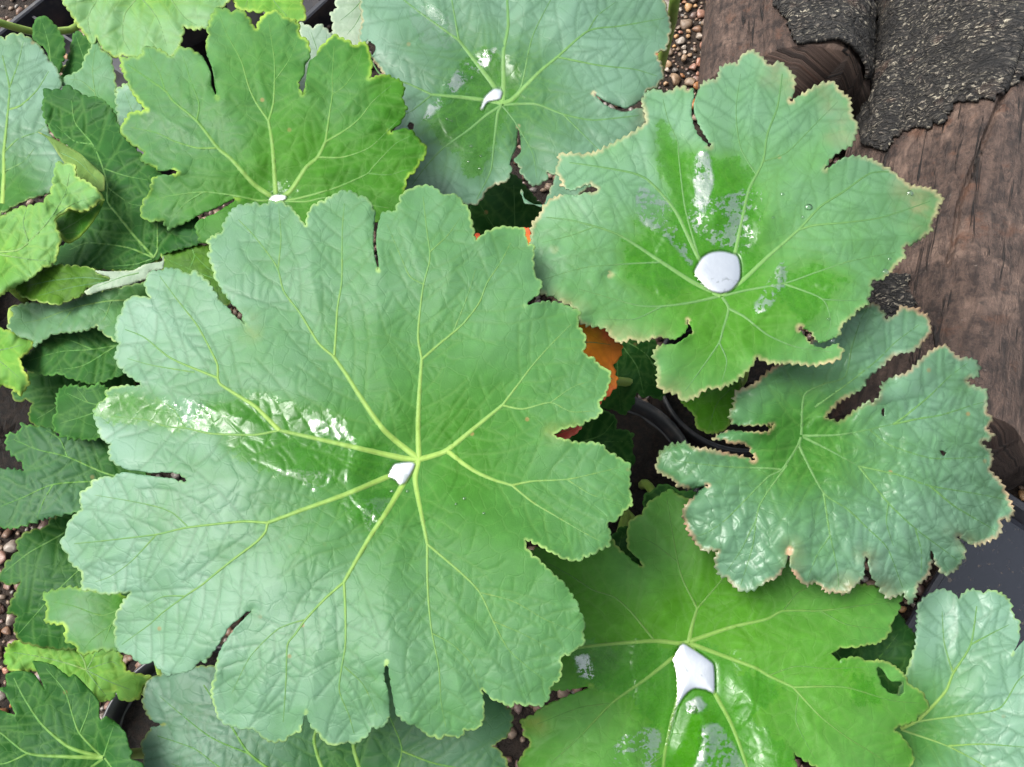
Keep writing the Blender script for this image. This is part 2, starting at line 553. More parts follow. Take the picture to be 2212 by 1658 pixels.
    # orient upwards
    a, b, d = V2[F[:, 0]], V2[F[:, 1]], V2[F[:, 2]]
    cr = (b[:, 0] - a[:, 0]) * (d[:, 1] - a[:, 1]) - (b[:, 1] - a[:, 1]) * (d[:, 0] - a[:, 0])
    F = np.where((cr > 0)[:, None], F[:, ::-1], F)
    h, ed, d1, d2 = h_of(V2)
    ed = ed + (1 - self_slit[0]) * 14
    me = mesh_from(key, lift(V2, h), F)
    wv = np.zeros(len(V2)); pv = np.zeros(len(V2))
    for wp in wet:
        q = P2(wp); m = inside(V2, q); d, _ = nearest(V2, resample(q, 3, True), 44)
        wv = np.maximum(wv, np.where(m, .5 + .5 * d / 44, .5 - .5 * d / 44))
    for wp in patch:
        q = P2(wp); m = inside(V2, q); d, _ = nearest(V2, resample(q, 3, True), 30)
        pv = np.maximum(pv, np.where(m, .4 + .6 * d / 30, .4 - .4 * d / 30))
    attr(me, 'wet', wv); attr(me, 'pt', pv); attr(me, 'ed', ed)
    r_ = np.linalg.norm(V2 - c, axis=1) / R
    bq = np.clip((r_ - .12) / .65, 0, 1); bq = bq * bq * (3 - 2 * bq)  # sky sheen put into the colour: none at the centre, graded across the leaf
    attr(me, 'shn', np.clip(sky_sheen[0] * bq + bq * (sky_sheen[1] * (V2[:, 0] - c[0]) + sky_sheen[2] * (V2[:, 1] - c[1])) / R + .06 * snoise(V2, 6 / R, seed + 9), 0, 1) * (1 - np.clip(wv * 1.6 - .3, 0, 1)))
    da, _ = nearest(V2, S2[SGA == 0], 12); db, _ = nearest(V2, S2[SGA == 1], 12)
    attr(me, 'vn', np.maximum(np.exp(-(da / 2.9) ** 2), .6 * np.exp(-(db / 2.1) ** 2)))
    attr(me, 'uvp', np.stack([V2[:, 0] * .0003 + (seed % 17), V2[:, 1] * .0003 + (seed % 11), np.zeros(len(V2))], 1), 'FLOAT_VECTOR')
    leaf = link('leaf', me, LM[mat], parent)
    sm = leaf.modifiers.new('thickness', 'SOLIDIFY'); sm.thickness = thick; sm.offset = -1
    if label: leaf['label'] = label
    # raised veins, one mesh each
    for pl, wid, w in vl:
        pl = resample(pl, 5.0); n = len(pl)
        if n < 3: continue
        long = n * 5.0 > .92 * R
        wid = w * vw * (1.45 if w >= 9 else 1.0) * np.linspace(1, .6 if w >= 9 and not long else .22, n)
        m = inside(pl, ol); m &= nearest(pl, bd, 10)[0] > 5
        if not m.any(): continue
        last = len(m) - np.argmax(m[::-1]); pl, wid = pl[:last], wid[:last]; n = len(pl)
        if n < 3: continue
        tg = np.gradient(pl, axis=0); tg /= np.linalg.norm(tg, axis=1, keepdims=True) + 1e-9
        nn = np.stack([-tg[:, 1], tg[:, 0]], 1)
        offs = np.array([-1, -.6, 0, .6, 1]); rise = np.array([-.25, .18, .34, .18, -.25])
        Q = (pl[:, None] + nn[:, None] * (offs[None, :, None] * wid[:, None, None] * .5)).reshape(-1, 2)
        hq = np.repeat(h_of(pl)[0], 5)
        hq = .5 * hq + .5 * h_of(Q)[0]
        rr = (rise[None, :] * wid[:, None] * .00030 * .42).reshape(-1)
        al = np.repeat(np.clip(np.linspace(*(((0, 1.1) if long else (0, .45)) if w >= 9 else (.45, 1) if w >= 6 else (.8, 1.1)), n), 0, 1), 5)
        al = np.clip(al.reshape(-1, 5) + np.array([.75, .30, 0, .30, .75]), 0, 1).ravel()
        Vv = lift(Q, hq + rr + .00005)
        Ff = [(i * 5 + k, i * 5 + k + 1, i * 5 + k + 6, i * 5 + k + 5) for i in range(n - 1) for k in range(4)]
        a, b, d = Q[Ff[0][0]], Q[Ff[0][1]], Q[Ff[0][2]]
        if (b[0]-a[0])*(d[1]-a[1]) - (b[1]-a[1])*(d[0]-a[0]) > 0: Ff = [q[::-1] for q in Ff]
        vm = mesh_from('vein', Vv, Ff); attr(vm, 'along', al)
        link('vein', vm, vmat or (VEIN_F if mat in ('deep', 'deepr', 'fresh', 'lower', 'under') else VEIN_Y), leaf)
    if stalk is not None:
        top = lift(c[None], h_of(c[None])[0])[0] - n_ * .0012
        top = Vector(top.tolist()); st = Vector(stalk)
        pts = []
        for i in range(13):
            q = i / 12
            e = q * q * (3 - 2 * q)
            p = top.lerp(st, e); p.z = top.z + (st.z - top.z) * q
            pts.append(p)
        V, Fq = tube(pts, [.0032 + .0016 * i / 12 for i in range(13)])
        link('petiole', mesh_from('petiole', V, Fq), STALK, leaf)
    LEAVES[key] = dict(h=h_of, lift=lift, pools=pool_lv, obj=leaf, n=n_)
    return leaf
# ------------------------------------------------------------------ ground
t = NT('ground_soil')
n = t.noise(t.pos(), 40, 6, .7); n2 = t.noise(t.pos(), 300, 4, .7)
GROUND = t.done(t.bsdf(t.mix(t.ramp(n, .35, .65), (.012, .008, .006), (.030, .020, .014)), .85, t.bump(t.math('ADD', n, n2), .8, .01), .3))
gv, gf = [], []
N = 40
for j in range(N + 1):
    for i in range(N + 1):
        x, y = (i / N - .5) * 24, (j / N - .5) * 24 + .3
        gv.append((x, y, 0.0))
for j in range(N):
    for i in range(N):
        a = j * (N + 1) + i
        gf.append((a, a + 1, a + N + 2, a + N + 1))
ground = tag(link('ground', mesh_from('ground', gv, gf), GROUND), kind='structure')

def pebble_mat(name, a, b, rough=.5):
    t = NT(name)
    oi = t.n('ShaderNodeObjectInfo').outputs['Random']
    p = t.pos()
    n = t.noise(p, 130, 5, .65); f = t.noise(p, 900, 3, .6)
    c = t.mix(t.ramp(n, .35, .68), a, b)
    hsv = t.n('ShaderNodeHueSaturation')
    t.put(hsv.inputs['Color'], c)
    t.put(hsv.inputs['Value'], t.math('ADD', .55, t.math('MULTIPLY', oi, .85)))
    t.put(hsv.inputs['Saturation'], t.math('ADD', .7, t.math('MULTIPLY', oi, .5)))
    return t.done(t.bsdf(hsv.outputs[0], rough, t.bump(t.math('ADD', n, t.math('MULTIPLY', f, .4)), .5, .002), .5))
PEB = [pebble_mat('pebble_tan', (.15, .085, .040), (.24, .15, .085), .5), pebble_mat('pebble_brown', (.11, .045, .018), (.19, .09, .04), .45),
       pebble_mat('pebble_grey', (.13, .105, .085), (.22, .185, .155), .4), pebble_mat('pebble_rose', (.14, .070, .050), (.21, .12, .09), .35)]
def peb_geo(seed, sub=2):
    g = np.random.default_rng(seed)
    bm = bmesh.new()
    bmesh.ops.create_icosphere(bm, subdivisions=sub, radius=1)
    ax = g.uniform(.65, 1.15, 3); ax[2] = g.uniform(.5, .75)
    pl = [(g.normal(size=3), g.uniform(.52, .85)) for _ in range(11)]
    V = np.array([v.co[:] for v in bm.verts])
    for d, k in pl:
        d = d / np.linalg.norm(d); q = V @ d
        V -= np.where(q > k, q - k, 0)[:, None] * d
    V = V * ax + .05 * np.sin(V[:, [1, 2, 0]] * 4 + g.uniform(0, 6, 3))
    F = np.array([[v.index for v in f.verts] for f in bm.faces])
    bm.free()
    return V, F
PEBM = []
for k in range(12):
    V, F = peb_geo(100 + k)
    me = mesh_from('pebble', V, F); me.materials.append(PEB[(0, 1, 0, 2, 3, 1, 0, 2, 0, 1, 3, 0)[k]]); PEBM.append(me)
gaps = ["-20,1100 130,1120 120,1170 60,1300 70,1420 60,1520 20,1580 -20,1580", "200,1490 300,1490 300,1600 200,1580",
        "1400,-20 1580,-20 1600,120 1760,150 1760,230 1560,200 1480,240 1400,210", "2110,840 2212,840 2212,1080 2110,1080",
        "1900,1250 2010,1250 2010,1400 1900,1400", "380,40 470,40 470,150 380,150", "-20,980 80,990 60,1040 -20,1040",
        "120,70 190,60 190,170 120,170"]
allp = []
for gp in gaps:
    poly = P2(gp)
    w3 = np.array([at_z(x, y, 0)[:2] for x, y in poly])
    lo, hi = w3.min(0), w3.max(0)
    n0 = int((hi[0] - lo[0]) * (hi[1] - lo[1]) / (.0085 ** 2))
    C = rng.uniform(lo, hi, (n0 * 9, 2))
    C = C[inside(C, w3)]
    for x, y in C:
        r = random.choice((.0035, .0045, .006, .0075, .0095, .012, .015))
        if all((x - a) ** 2 + (y - b) ** 2 > (.78 * (r + q)) ** 2 for a, b, q in allp):
            allp.append((x, y, r))
random.shuffle(allp)
allp.sort(key=lambda q: -q[2])
vis, rest = allp[:300], allp[300:]
for x, y, r in vis:
    o = link('pebble', random.choice(PEBM), None, ground)
    o.location = (x, y, r * random.uniform(.25, .75)); o.scale = (r, r, r)
    o.rotation_euler = (random.uniform(-.5, .5), random.uniform(-.5, .5), random.uniform(0, 6.3))
GV, GF, gm, off = [], [], [], 0
geos = [peb_geo(300 + k, 1) for k in range(6)]
visa = np.array(vis)
def scatter(n, xr, yr, rr):
    for _ in range(n):
        x, y = random.uniform(*xr), random.uniform(*yr); r = random.uniform(*rr)
        if (((visa[:, 0] - x) ** 2 + (visa[:, 1] - y) ** 2) < (.9 * (r + visa[:, 2])) ** 2).any(): continue
        put_peb(x, y, r)
def put_peb(x, y, r):
        global off
        V, F = random.choice(geos)
        a = random.uniform(0, 6.3); ca, sa = math.cos(a), math.sin(a)
        W = np.stack([V[:, 0] * ca - V[:, 1] * sa, V[:, 0] * sa + V[:, 1] * ca, V[:, 2]], 1) * r + (x, y, r * random.uniform(.1, .5))
        GV.append(W); GF.append(F + off); off += len(W); gm.extend([random.choice((0, 0, 1, 2, 3))] * len(F))
for x, y, r in rest: put_peb(x, y, r)
scatter(14000, (-.8, .95), (-.25, 1.1), (.005, .010))
me = mesh_from('gravel', np.vstack(GV), np.vstack(GF))
for m in PEB: me.materials.append(m)
me.polygons.foreach_set('material_index', gm)
tag(link('gravel', me), 'brown and tan gravel spread over the ground between the pots', 'gravel', kind='stuff')

# ------------------------------------------------------------------ old logs
def wood_mat():
    t = NT('stripped_wood')
    tc = t.attr('lp', 'Vector')                        # around, along, 0 in metres
    st = t.vec('MULTIPLY', tc, (1.0, .26, 1.0))
    n = t.noise(st, 110, 7, .7, dist=.8); big = t.noise(tc, 13, 5, .65, dist=.5); mid = t.noise(tc, 55, 6, .72); fine = t.noise(st, 480, 4, .75)
    c = t.mix(t.ramp(t.math('ADD', t.math('MULTIPLY', n, .45), t.math('MULTIPLY', mid, .55)), .40, .60), (.018, .011, .009), (.080, .050, .038))
    c = t.mix(t.math('MULTIPLY', t.ramp(big, .50, .62), .8), c, t.mix(t.ramp(n, .35, .65), (.060, .038, .030), (.150, .098, .074)))
    c = t.mix(t.math('MULTIPLY', t.ramp(mid, .53, .66), .75), c, (.014, .010, .009))
    c = t.mix(t.math('MULTIPLY', t.ramp(t.noise(tc, 27, 4, .65), .56, .68), .6), c, (.080, .034, .018))
    c = t.mix(t.math('MULTIPLY', t.ramp(t.noise(tc, 190, 4, .75), .62, .72), .55), c, (.19, .16, .14))
    fis = t.ramp(t.noise(t.vec('MULTIPLY', tc, (1.0, .08, 1.0)), 90, 4, .65, dist=.6), .33, .40)
    c = t.mix(t.math('SUBTRACT', 1.0, fis), c, (.010, .007, .006))
    h = t.math('ADD', t.math('ADD', n, t.math('MULTIPLY', fis, .7)), t.math('ADD', t.math('MULTIPLY', fine, .5), t.math('MULTIPLY', mid, 1.2)))
    return t.done(t.bsdf(c, .6, t.bump(h, 1.0, .006), .4))
def bark_mat():
    t = NT('scaly_bark')
    tc = t.attr('lp', 'Vector')
    w = t.vec('ADD', tc, t.vec('MULTIPLY', t.vec('SUBTRACT', t.noise(tc, 70, 4, .65, out=1), (.5, .5, .5)), (.016, .016, 0)))
    st = t.vec('MULTIPLY', w, (.62, 1.35, 1.0))
    n = t.noise(st, 120, 6, .7); big = t.noise(tc, 20, 4); f = t.noise(st, 300, 5, .7)
    v = t.n('ShaderNodeTexVoronoi', voronoi_dimensions='2D', feature='DISTANCE_TO_EDGE'); t.put(v.inputs['Vector'], st); v.inputs['Scale'].default_value = 150
    pl = t.ramp(v.outputs['Distance'], .02, .22)
    c = t.mix(t.ramp(n, .38, .64), (.004, .0035, .0035), (.022, .019, .017))
    fl = t.math('MULTIPLY', t.math('MULTIPLY', t.ramp(f, .50, .59), pl), t.ramp(big, .32, .62))
    c = t.mix(fl, c, t.mix(t.ramp(t.noise(tc, 60, 2), .4, .6), (.34, .30, .23), (.16, .135, .11)))
    c = t.mix(t.math('MULTIPLY', t.ramp(big, .56, .70), .4), c, (.12, .070, .050))
    h = t.math('ADD', t.math('MULTIPLY', pl, .8), t.math('ADD', n, t.math('MULTIPLY', f, .6)))
    return t.done(t.bsdf(c, .7, t.bump(h, 1.0, .007), .4))
WOOD, BARK = wood_mat(), bark_mat()
def log(label, A, B, r0, r1, barks, crack, seed, nth=420, nz=420):
    """a log lying on the ground from A (near end, axis point) to B"""
    root = tag(empty('log', (A.x, A.y, 0)), label, 'log', 'old logs lying on the gravel')
    ax = (B - A); length = ax.length; ax.normalize()
    e1 = ax.cross(Vector((0, 0, 1))).normalized(); e2 = e1.cross(ax).normalized()
    A_, ax_, e1_, e2_ = (np.array(v) for v in (A, ax, e1, e2))
    th = np.linspace(0, 2 * math.pi, nth, endpoint=False); zz = np.linspace(0, length, nz)
    T, Z = np.meshgrid(th, zz); T, Z = T.ravel(), Z.ravel()
    g = np.random.default_rng(seed)
    rad = r0 + (r1 - r0) * Z / length
    for k in (2, 3, 5, 7, 11):
        rad = rad + r0 * .15 / k * np.sin(k * T + g.uniform(0, 6) + Z * g.uniform(-3, 3))
    circ = np.stack([np.cos(T) * 60, np.sin(T) * 60, Z * 600], 1)
    for f, am in ((.05, .0024), (.14, .0011), (.4, .0006)):
        for _ in range(5):
            v = g.normal(size=3); v[2] *= .35
            rad = rad + am / 2.2 * np.sin(circ @ v * f + g.uniform(0, 6))
    def place(rad):
        return A_ + ax_ * Z[:, None] + (e1_ * np.cos(T)[:, None] + e2_ * np.sin(T)[:, None]) * rad[:, None]
    W = place(rad)
    px = to_px(W)
    nrm = e1_ * np.cos(T)[:, None] + e2_ * np.sin(T)[:, None]
    facing = ((CAMP - W) * nrm).sum(1) > 0
    grv = np.zeros(len(W))
    for ck in crack:
        d, _ = nearest(px, resample(P2(ck), 2), 30)
        grv = np.maximum(grv, np.where(facing, np.exp(-(d / 5.0) ** 2), 0))
    idx = np.arange(nth * nz).reshape(nz, nth)
    a, b = idx[:-1], idx[1:]
    F = np.stack([a, np.roll(a, -1, 1), np.roll(b, -1, 1), b], -1).reshape(-1, 4)
    keep = np.zeros(len(W), bool); edge = np.full(len(W), 60.0)
    wob = px + np.stack([snoise(px, .035, seed) * 12 + snoise(px, .17, seed + 3) * 5, snoise(px, .035, seed + 1) * 12 + snoise(px, .2, seed + 4) * 5], 1)
    for bk in barks:
        q = P2(bk); m = inside(wob, q) & facing
        d, _ = nearest(wob, resample(q, 3, True), 60)
        edge = np.where(m, np.where(keep, np.maximum(edge, d), d), edge); keep |= m
    lp = np.stack([T * r0, Z, np.zeros(len(T))], 1)
    me = mesh_from('wood', place(rad - .012 * grv), F.tolist() + [tuple(idx[-1]), tuple(idx[0][::-1])])
    attr(me, 'lp', lp, 'FLOAT_VECTOR')
    link('wood', me, WOOD, root)
    fk = keep[F].all(1)
    rid = snoise(np.stack([T * r0 * 700, Z * 2200], 1), .09, seed + 7) + .8 * snoise(np.stack([T * r0 * 1300, Z * 4200], 1), .11, seed + 8)
    fis = snoise(np.stack([T * r0 * 2000, Z * 420], 1), .10, seed + 21)
    rb = rad + .0008 + (.0011 * rid - .0035 * np.clip(fis - .7, 0, 1)) * np.clip(edge / 14, .2, 1) + .0045 * np.clip(edge / 22, 0, 1) - .007 * grv
    used = np.unique(F[fk]); rem = -np.ones(len(W), int); rem[used] = np.arange(len(used))
    bme = mesh_from('bark', place(rb)[used], rem[F[fk]])
    attr(bme, 'lp', lp[used], 'FLOAT_VECTOR')
    bo = link('bark', bme, BARK, root)
    sm = bo.modifiers.new('thickness', 'SOLIDIFY'); sm.thickness = .004; sm.offset = -1
    return root
RA = .114
log('thick brown log with dark bark left on its far part and a long crack', at_z(1972, 985, RA), at_z(2130, -160, RA), RA, RA * 1.12,
      ["1760,-180 2600,-260 2600,140 2230,178 2150,200 2090,235 2050,262 1975,268 1935,300 1905,325 1862,325 1840,240 1800,140",
       "1840,575 1925,590 1965,610 1985,665 1960,690 1880,690 1830,640"],
      ["2212,85 2193,140 2180,182 2158,225 2128,300 2098,370 2072,440 2062,520 2046,570", "1905,40 1890,130 1886,215 1880,290"], 5)
RB = .100
log('narrower reddish log with rough bark on one side beside the gravel', at_z(1690, 225, RB), at_z(1705, -260, RB), RB, RB,
      ["1700,-200 1990,-200 1960,60 1900,172 1830,195 1760,180 1702,170 1694,90"], [], 11, 220, 240)

# ------------------------------------------------------------------ pots and trays
def plastic(name, c, rough):
    t = NT(name)
    n = t.noise(t.pos(), 70, 5, .65); f = t.noise(t.pos(), 600, 3)
    col = t.mix(t.math('MULTIPLY', t.ramp(n, .5, .72), .55), c, (.055, .046, .040))
    return t.done(t.bsdf(col, t.math('ADD', rough, t.math('MULTIPLY', n, .25)), t.bump(f, .15, .0006), .5))
POTM, TRAYM = plastic('black_pot_plastic', (.012, .012, .014), .28), plastic('black_tray_plastic', (.016, .016, .020), .22)
t = NT('potting_compost')
n = t.noise(t.pos(), 160, 6, .75); n2 = t.noise(t.pos(), 700, 3, .7)
SOIL = t.done(t.bsdf(t.mix(t.ramp(n, .4, .7), (.006, .004, .003), (.026, .016, .010)), .8, t.bump(t.math('ADD', n, n2), 1, .008), .35))
def lathe(prof, seg=56):
    V, F = [], []
    for r, z in prof:
        for k in range(seg):
            a = 2 * math.pi * k / seg
            V.append((r * math.cos(a), r * math.sin(a), z))
    for i in range(len(prof) - 1):
        for k in range(seg):
            F.append((i * seg + k, i * seg + (k + 1) % seg, (i + 1) * seg + (k + 1) % seg, (i + 1) * seg + k))
    return V, F
def pot(label, px, py, R=.075, H=.17, shift=(0, 0)):
    c = at_z(px, py, H); c = Vector((c.x + shift[0], c.y + shift[1], 0))
    root = tag(empty('plant_pot', c), label, 'pot', 'black plastic nursery pots')
    rb = R * .78
    prof = [(.001, .004), (rb, .004), (rb + .001, 0), (R - .004, H - .022), (R + .001, H - .021), (R + .0025, H - .003), (R + .001, H), (R - .0015, H), (R - .004, H - .02), (R - .006, H - .05), (rb, .02), (.001, .02)]
    V, F = lathe(prof); V = [(x + c.x, y + c.y, z) for x, y, z in V]
    link('pot_body', mesh_from('pot_body', V, F), POTM, root)
    ang = np.linspace(0, 2 * math.pi, 48, endpoint=False); SV, SF = [(c.x, c.y, H - .03)], []
    for j in range(1, 10):
        for a in ang:
            q = R * .94 * j / 9
            SV.append((c.x + q * math.cos(a), c.y + q * math.sin(a), H - .03 + random.gauss(0, .0018)))
    for k in range(48):
        SF.append((0, 1 + k, 1 + (k + 1) % 48))
        for j in range(8):
            SF.append((1 + j * 48 + k, 1 + (j + 1) * 48 + k, 1 + (j + 1) * 48 + (k + 1) % 48, 1 + j * 48 + (k + 1) % 48))
    link('compost', mesh_from('compost', SV, SF), SOIL, root)
    return Vector((c.x, c.y, H - .03))
POT = {
 'A': pot('black round pot under the largest wide open leaf', 1310, 1030, .088),
 'B': pot('black round pot beside the thick log under the leaf holding a round puddle', 1600, 870, .080, shift=(.0, .03)),
 'C': pot('black round pot under the grey wet leaf near the narrower log', 900, 330, .085),
 'D': pot('black round pot with bare compost beside the pale gravel', 405, 1600, .080, .15),
 'E': pot('black round pot under the crowd of curled lime leaves', 120, 620, .085),
 'F': pot('black round pot beside the wet black tray', 2010, 1700, .080, .14),
 'H': pot('black round pot of bare compost under the dark serrated leaf', -40, 930, .080, .12),
 'G': pot('black round pot under the lime leaves beside the empty tray', 330, -60, .080),
}
def tray(label, corner, ux, uy, w, d, h, water=None, cells=0):
    """corner: world xy of the near-left rim corner, ux along w, uy along d"""
    ux = Vector((ux[0], ux[1], 0)).normalized(); uy = Vector((-ux.y, ux.x, 0)) * (1 if uy > 0 else -1)
    c0 = Vector((corner[0], corner[1], 0))
    root = tag(empty('plant_tray', c0 + ux * w / 2 + uy * d / 2), label, 'tray')
    rc, nseg = .012, 6
    def loop(inset, z):
        pts = []
        for cx, cy, a0 in ((w - rc, d - rc, 0), (rc, d - rc, 90), (rc, rc, 180), (w - rc, rc, 270)):
            for k in range(nseg + 1):
                a = math.radians(a0 + 90 * k / nseg)
                q = max(rc - inset, .001)
                pts.append(c0 + ux * (cx + q * math.cos(a)) + uy * (cy + q * math.sin(a)) + Vector((0, 0, z)))
        return pts
    rings = [loop(.010, .0), loop(.004, h - .012), loop(-.004, h - .010), loop(-.005, h - .002), loop(-.003, h), loop(.002, h), loop(.004, h - .002), loop(.012, .006)]
    m = len(rings[0]); V = [p for r in rings for p in r]
    F = [(i * m + k, i * m + (k + 1) % m, (i + 1) * m + (k + 1) % m, (i + 1) * m + k) for i in range(len(rings) - 1) for k in range(m)]
    F.append(tuple(range((len(rings) - 1) * m, len(rings) * m))); F.append(tuple(range(m))[::-1])
    link('tray_body', mesh_from('tray_body', V, F, False), TRAYM, root)
    for k in range(1, cells + 1):
        a = c0 + ux * (w * k / (cells + 1)); bm = bmesh.new()
        q = [a - ux * .002 + uy * .006, a + ux * .002 + uy * .006, a + ux * .002 + uy * (d - .006), a - ux * .002 + uy * (d - .006)]
        lo_ = [bm.verts.new(p + Vector((0, 0, .006))) for p in q]; hi_ = [bm.verts.new(p + Vector((0, 0, h - .008))) for p in q]
        bm.faces.new(hi_); 
        for i in range(4): bm.faces.new((lo_[i], lo_[(i + 1) % 4], hi_[(i + 1) % 4], hi_[i]))
        me = bpy.data.meshes.new('divider'); bm.to_mesh(me); bm.free()
        link('divider', me, TRAYM, root)
    if water:
        wl_ = loop(.0085, water)
        wm = mesh_from('tray_water', wl_, [tuple(range(len(wl_)))], False)
        link('tray_water', wm, TRAYW, root)
    return root
t = NT('tray_water')
p = t.pos()
n = t.noise(p, 24, 2, .5); f = t.noise(p, 130, 3, .6)
TRAYW = t.done(t.bsdf(t.mix(t.ramp(f, .62, .7), (.012, .013, .018), (.045, .035, .028)), t.ramp(f, .6, .7, .03, .35), t.bump(n, .12, .004), .6, 1.45))
c = at_z(2150, 1052, .05); e = at_z(1958, 1370, .05)
dv = Vector((e.x - c.x, e.y - c.y)).normalized()
tray('flooded black plastic tray with water lying in it', (c.x, c.y), (dv.x, dv.y), 1, .36, .30, .05, .030)
c = at_z(2193, 1032, .055); e = at_z(2212, 700, .055)
dv = Vector((e.x - c.x, e.y - c.y)).normalized()
tray('dry black plastic tray with a pale rim beside the thick log', (c.x + .004, c.y + .004), (dv.x, dv.y), -1, .30, .24, .055)
c = at_z(-60, 115, .06); e = at_z(160, -60, .06)
dv = Vector((e.x - c.x, e.y - c.y)).normalized()
tray('empty black plastic tray with dividers behind the lime leaves', (c.x, c.y), (dv.x, dv.y), -1, .50, .34, .06, None, 4)
# ------------------------------------------------------------------ plants
def plant(key, label):
    return tag(empty('potted_plant', POT[key]), label, 'plant', 'leafy plants standing in black pots')
PA = plant('A', 'leafy plant with the largest wide open leaf and a lower leaf holding a long puddle')
PB = plant('B', 'leafy plant beside the thick log with pink rimmed leaves and a round puddle')
PC = plant('C', 'leafy plant with a grey wet leaf and a bright green one near the narrower log')
PD = plant('D', 'low dark green plant growing beside the pale gravel')
PE = plant('E', 'crowded plant of curled lime and dark green leaves')
PF = plant('F', 'smooth pale green plant beside the flooded tray')
PG = plant('G', 'lime green plant in front of the empty divided tray')
def foot(k, dx=0.0, dy=0.0):
    p = POT[k]; return (p.x + dx, p.y + dy, p.z - .004)

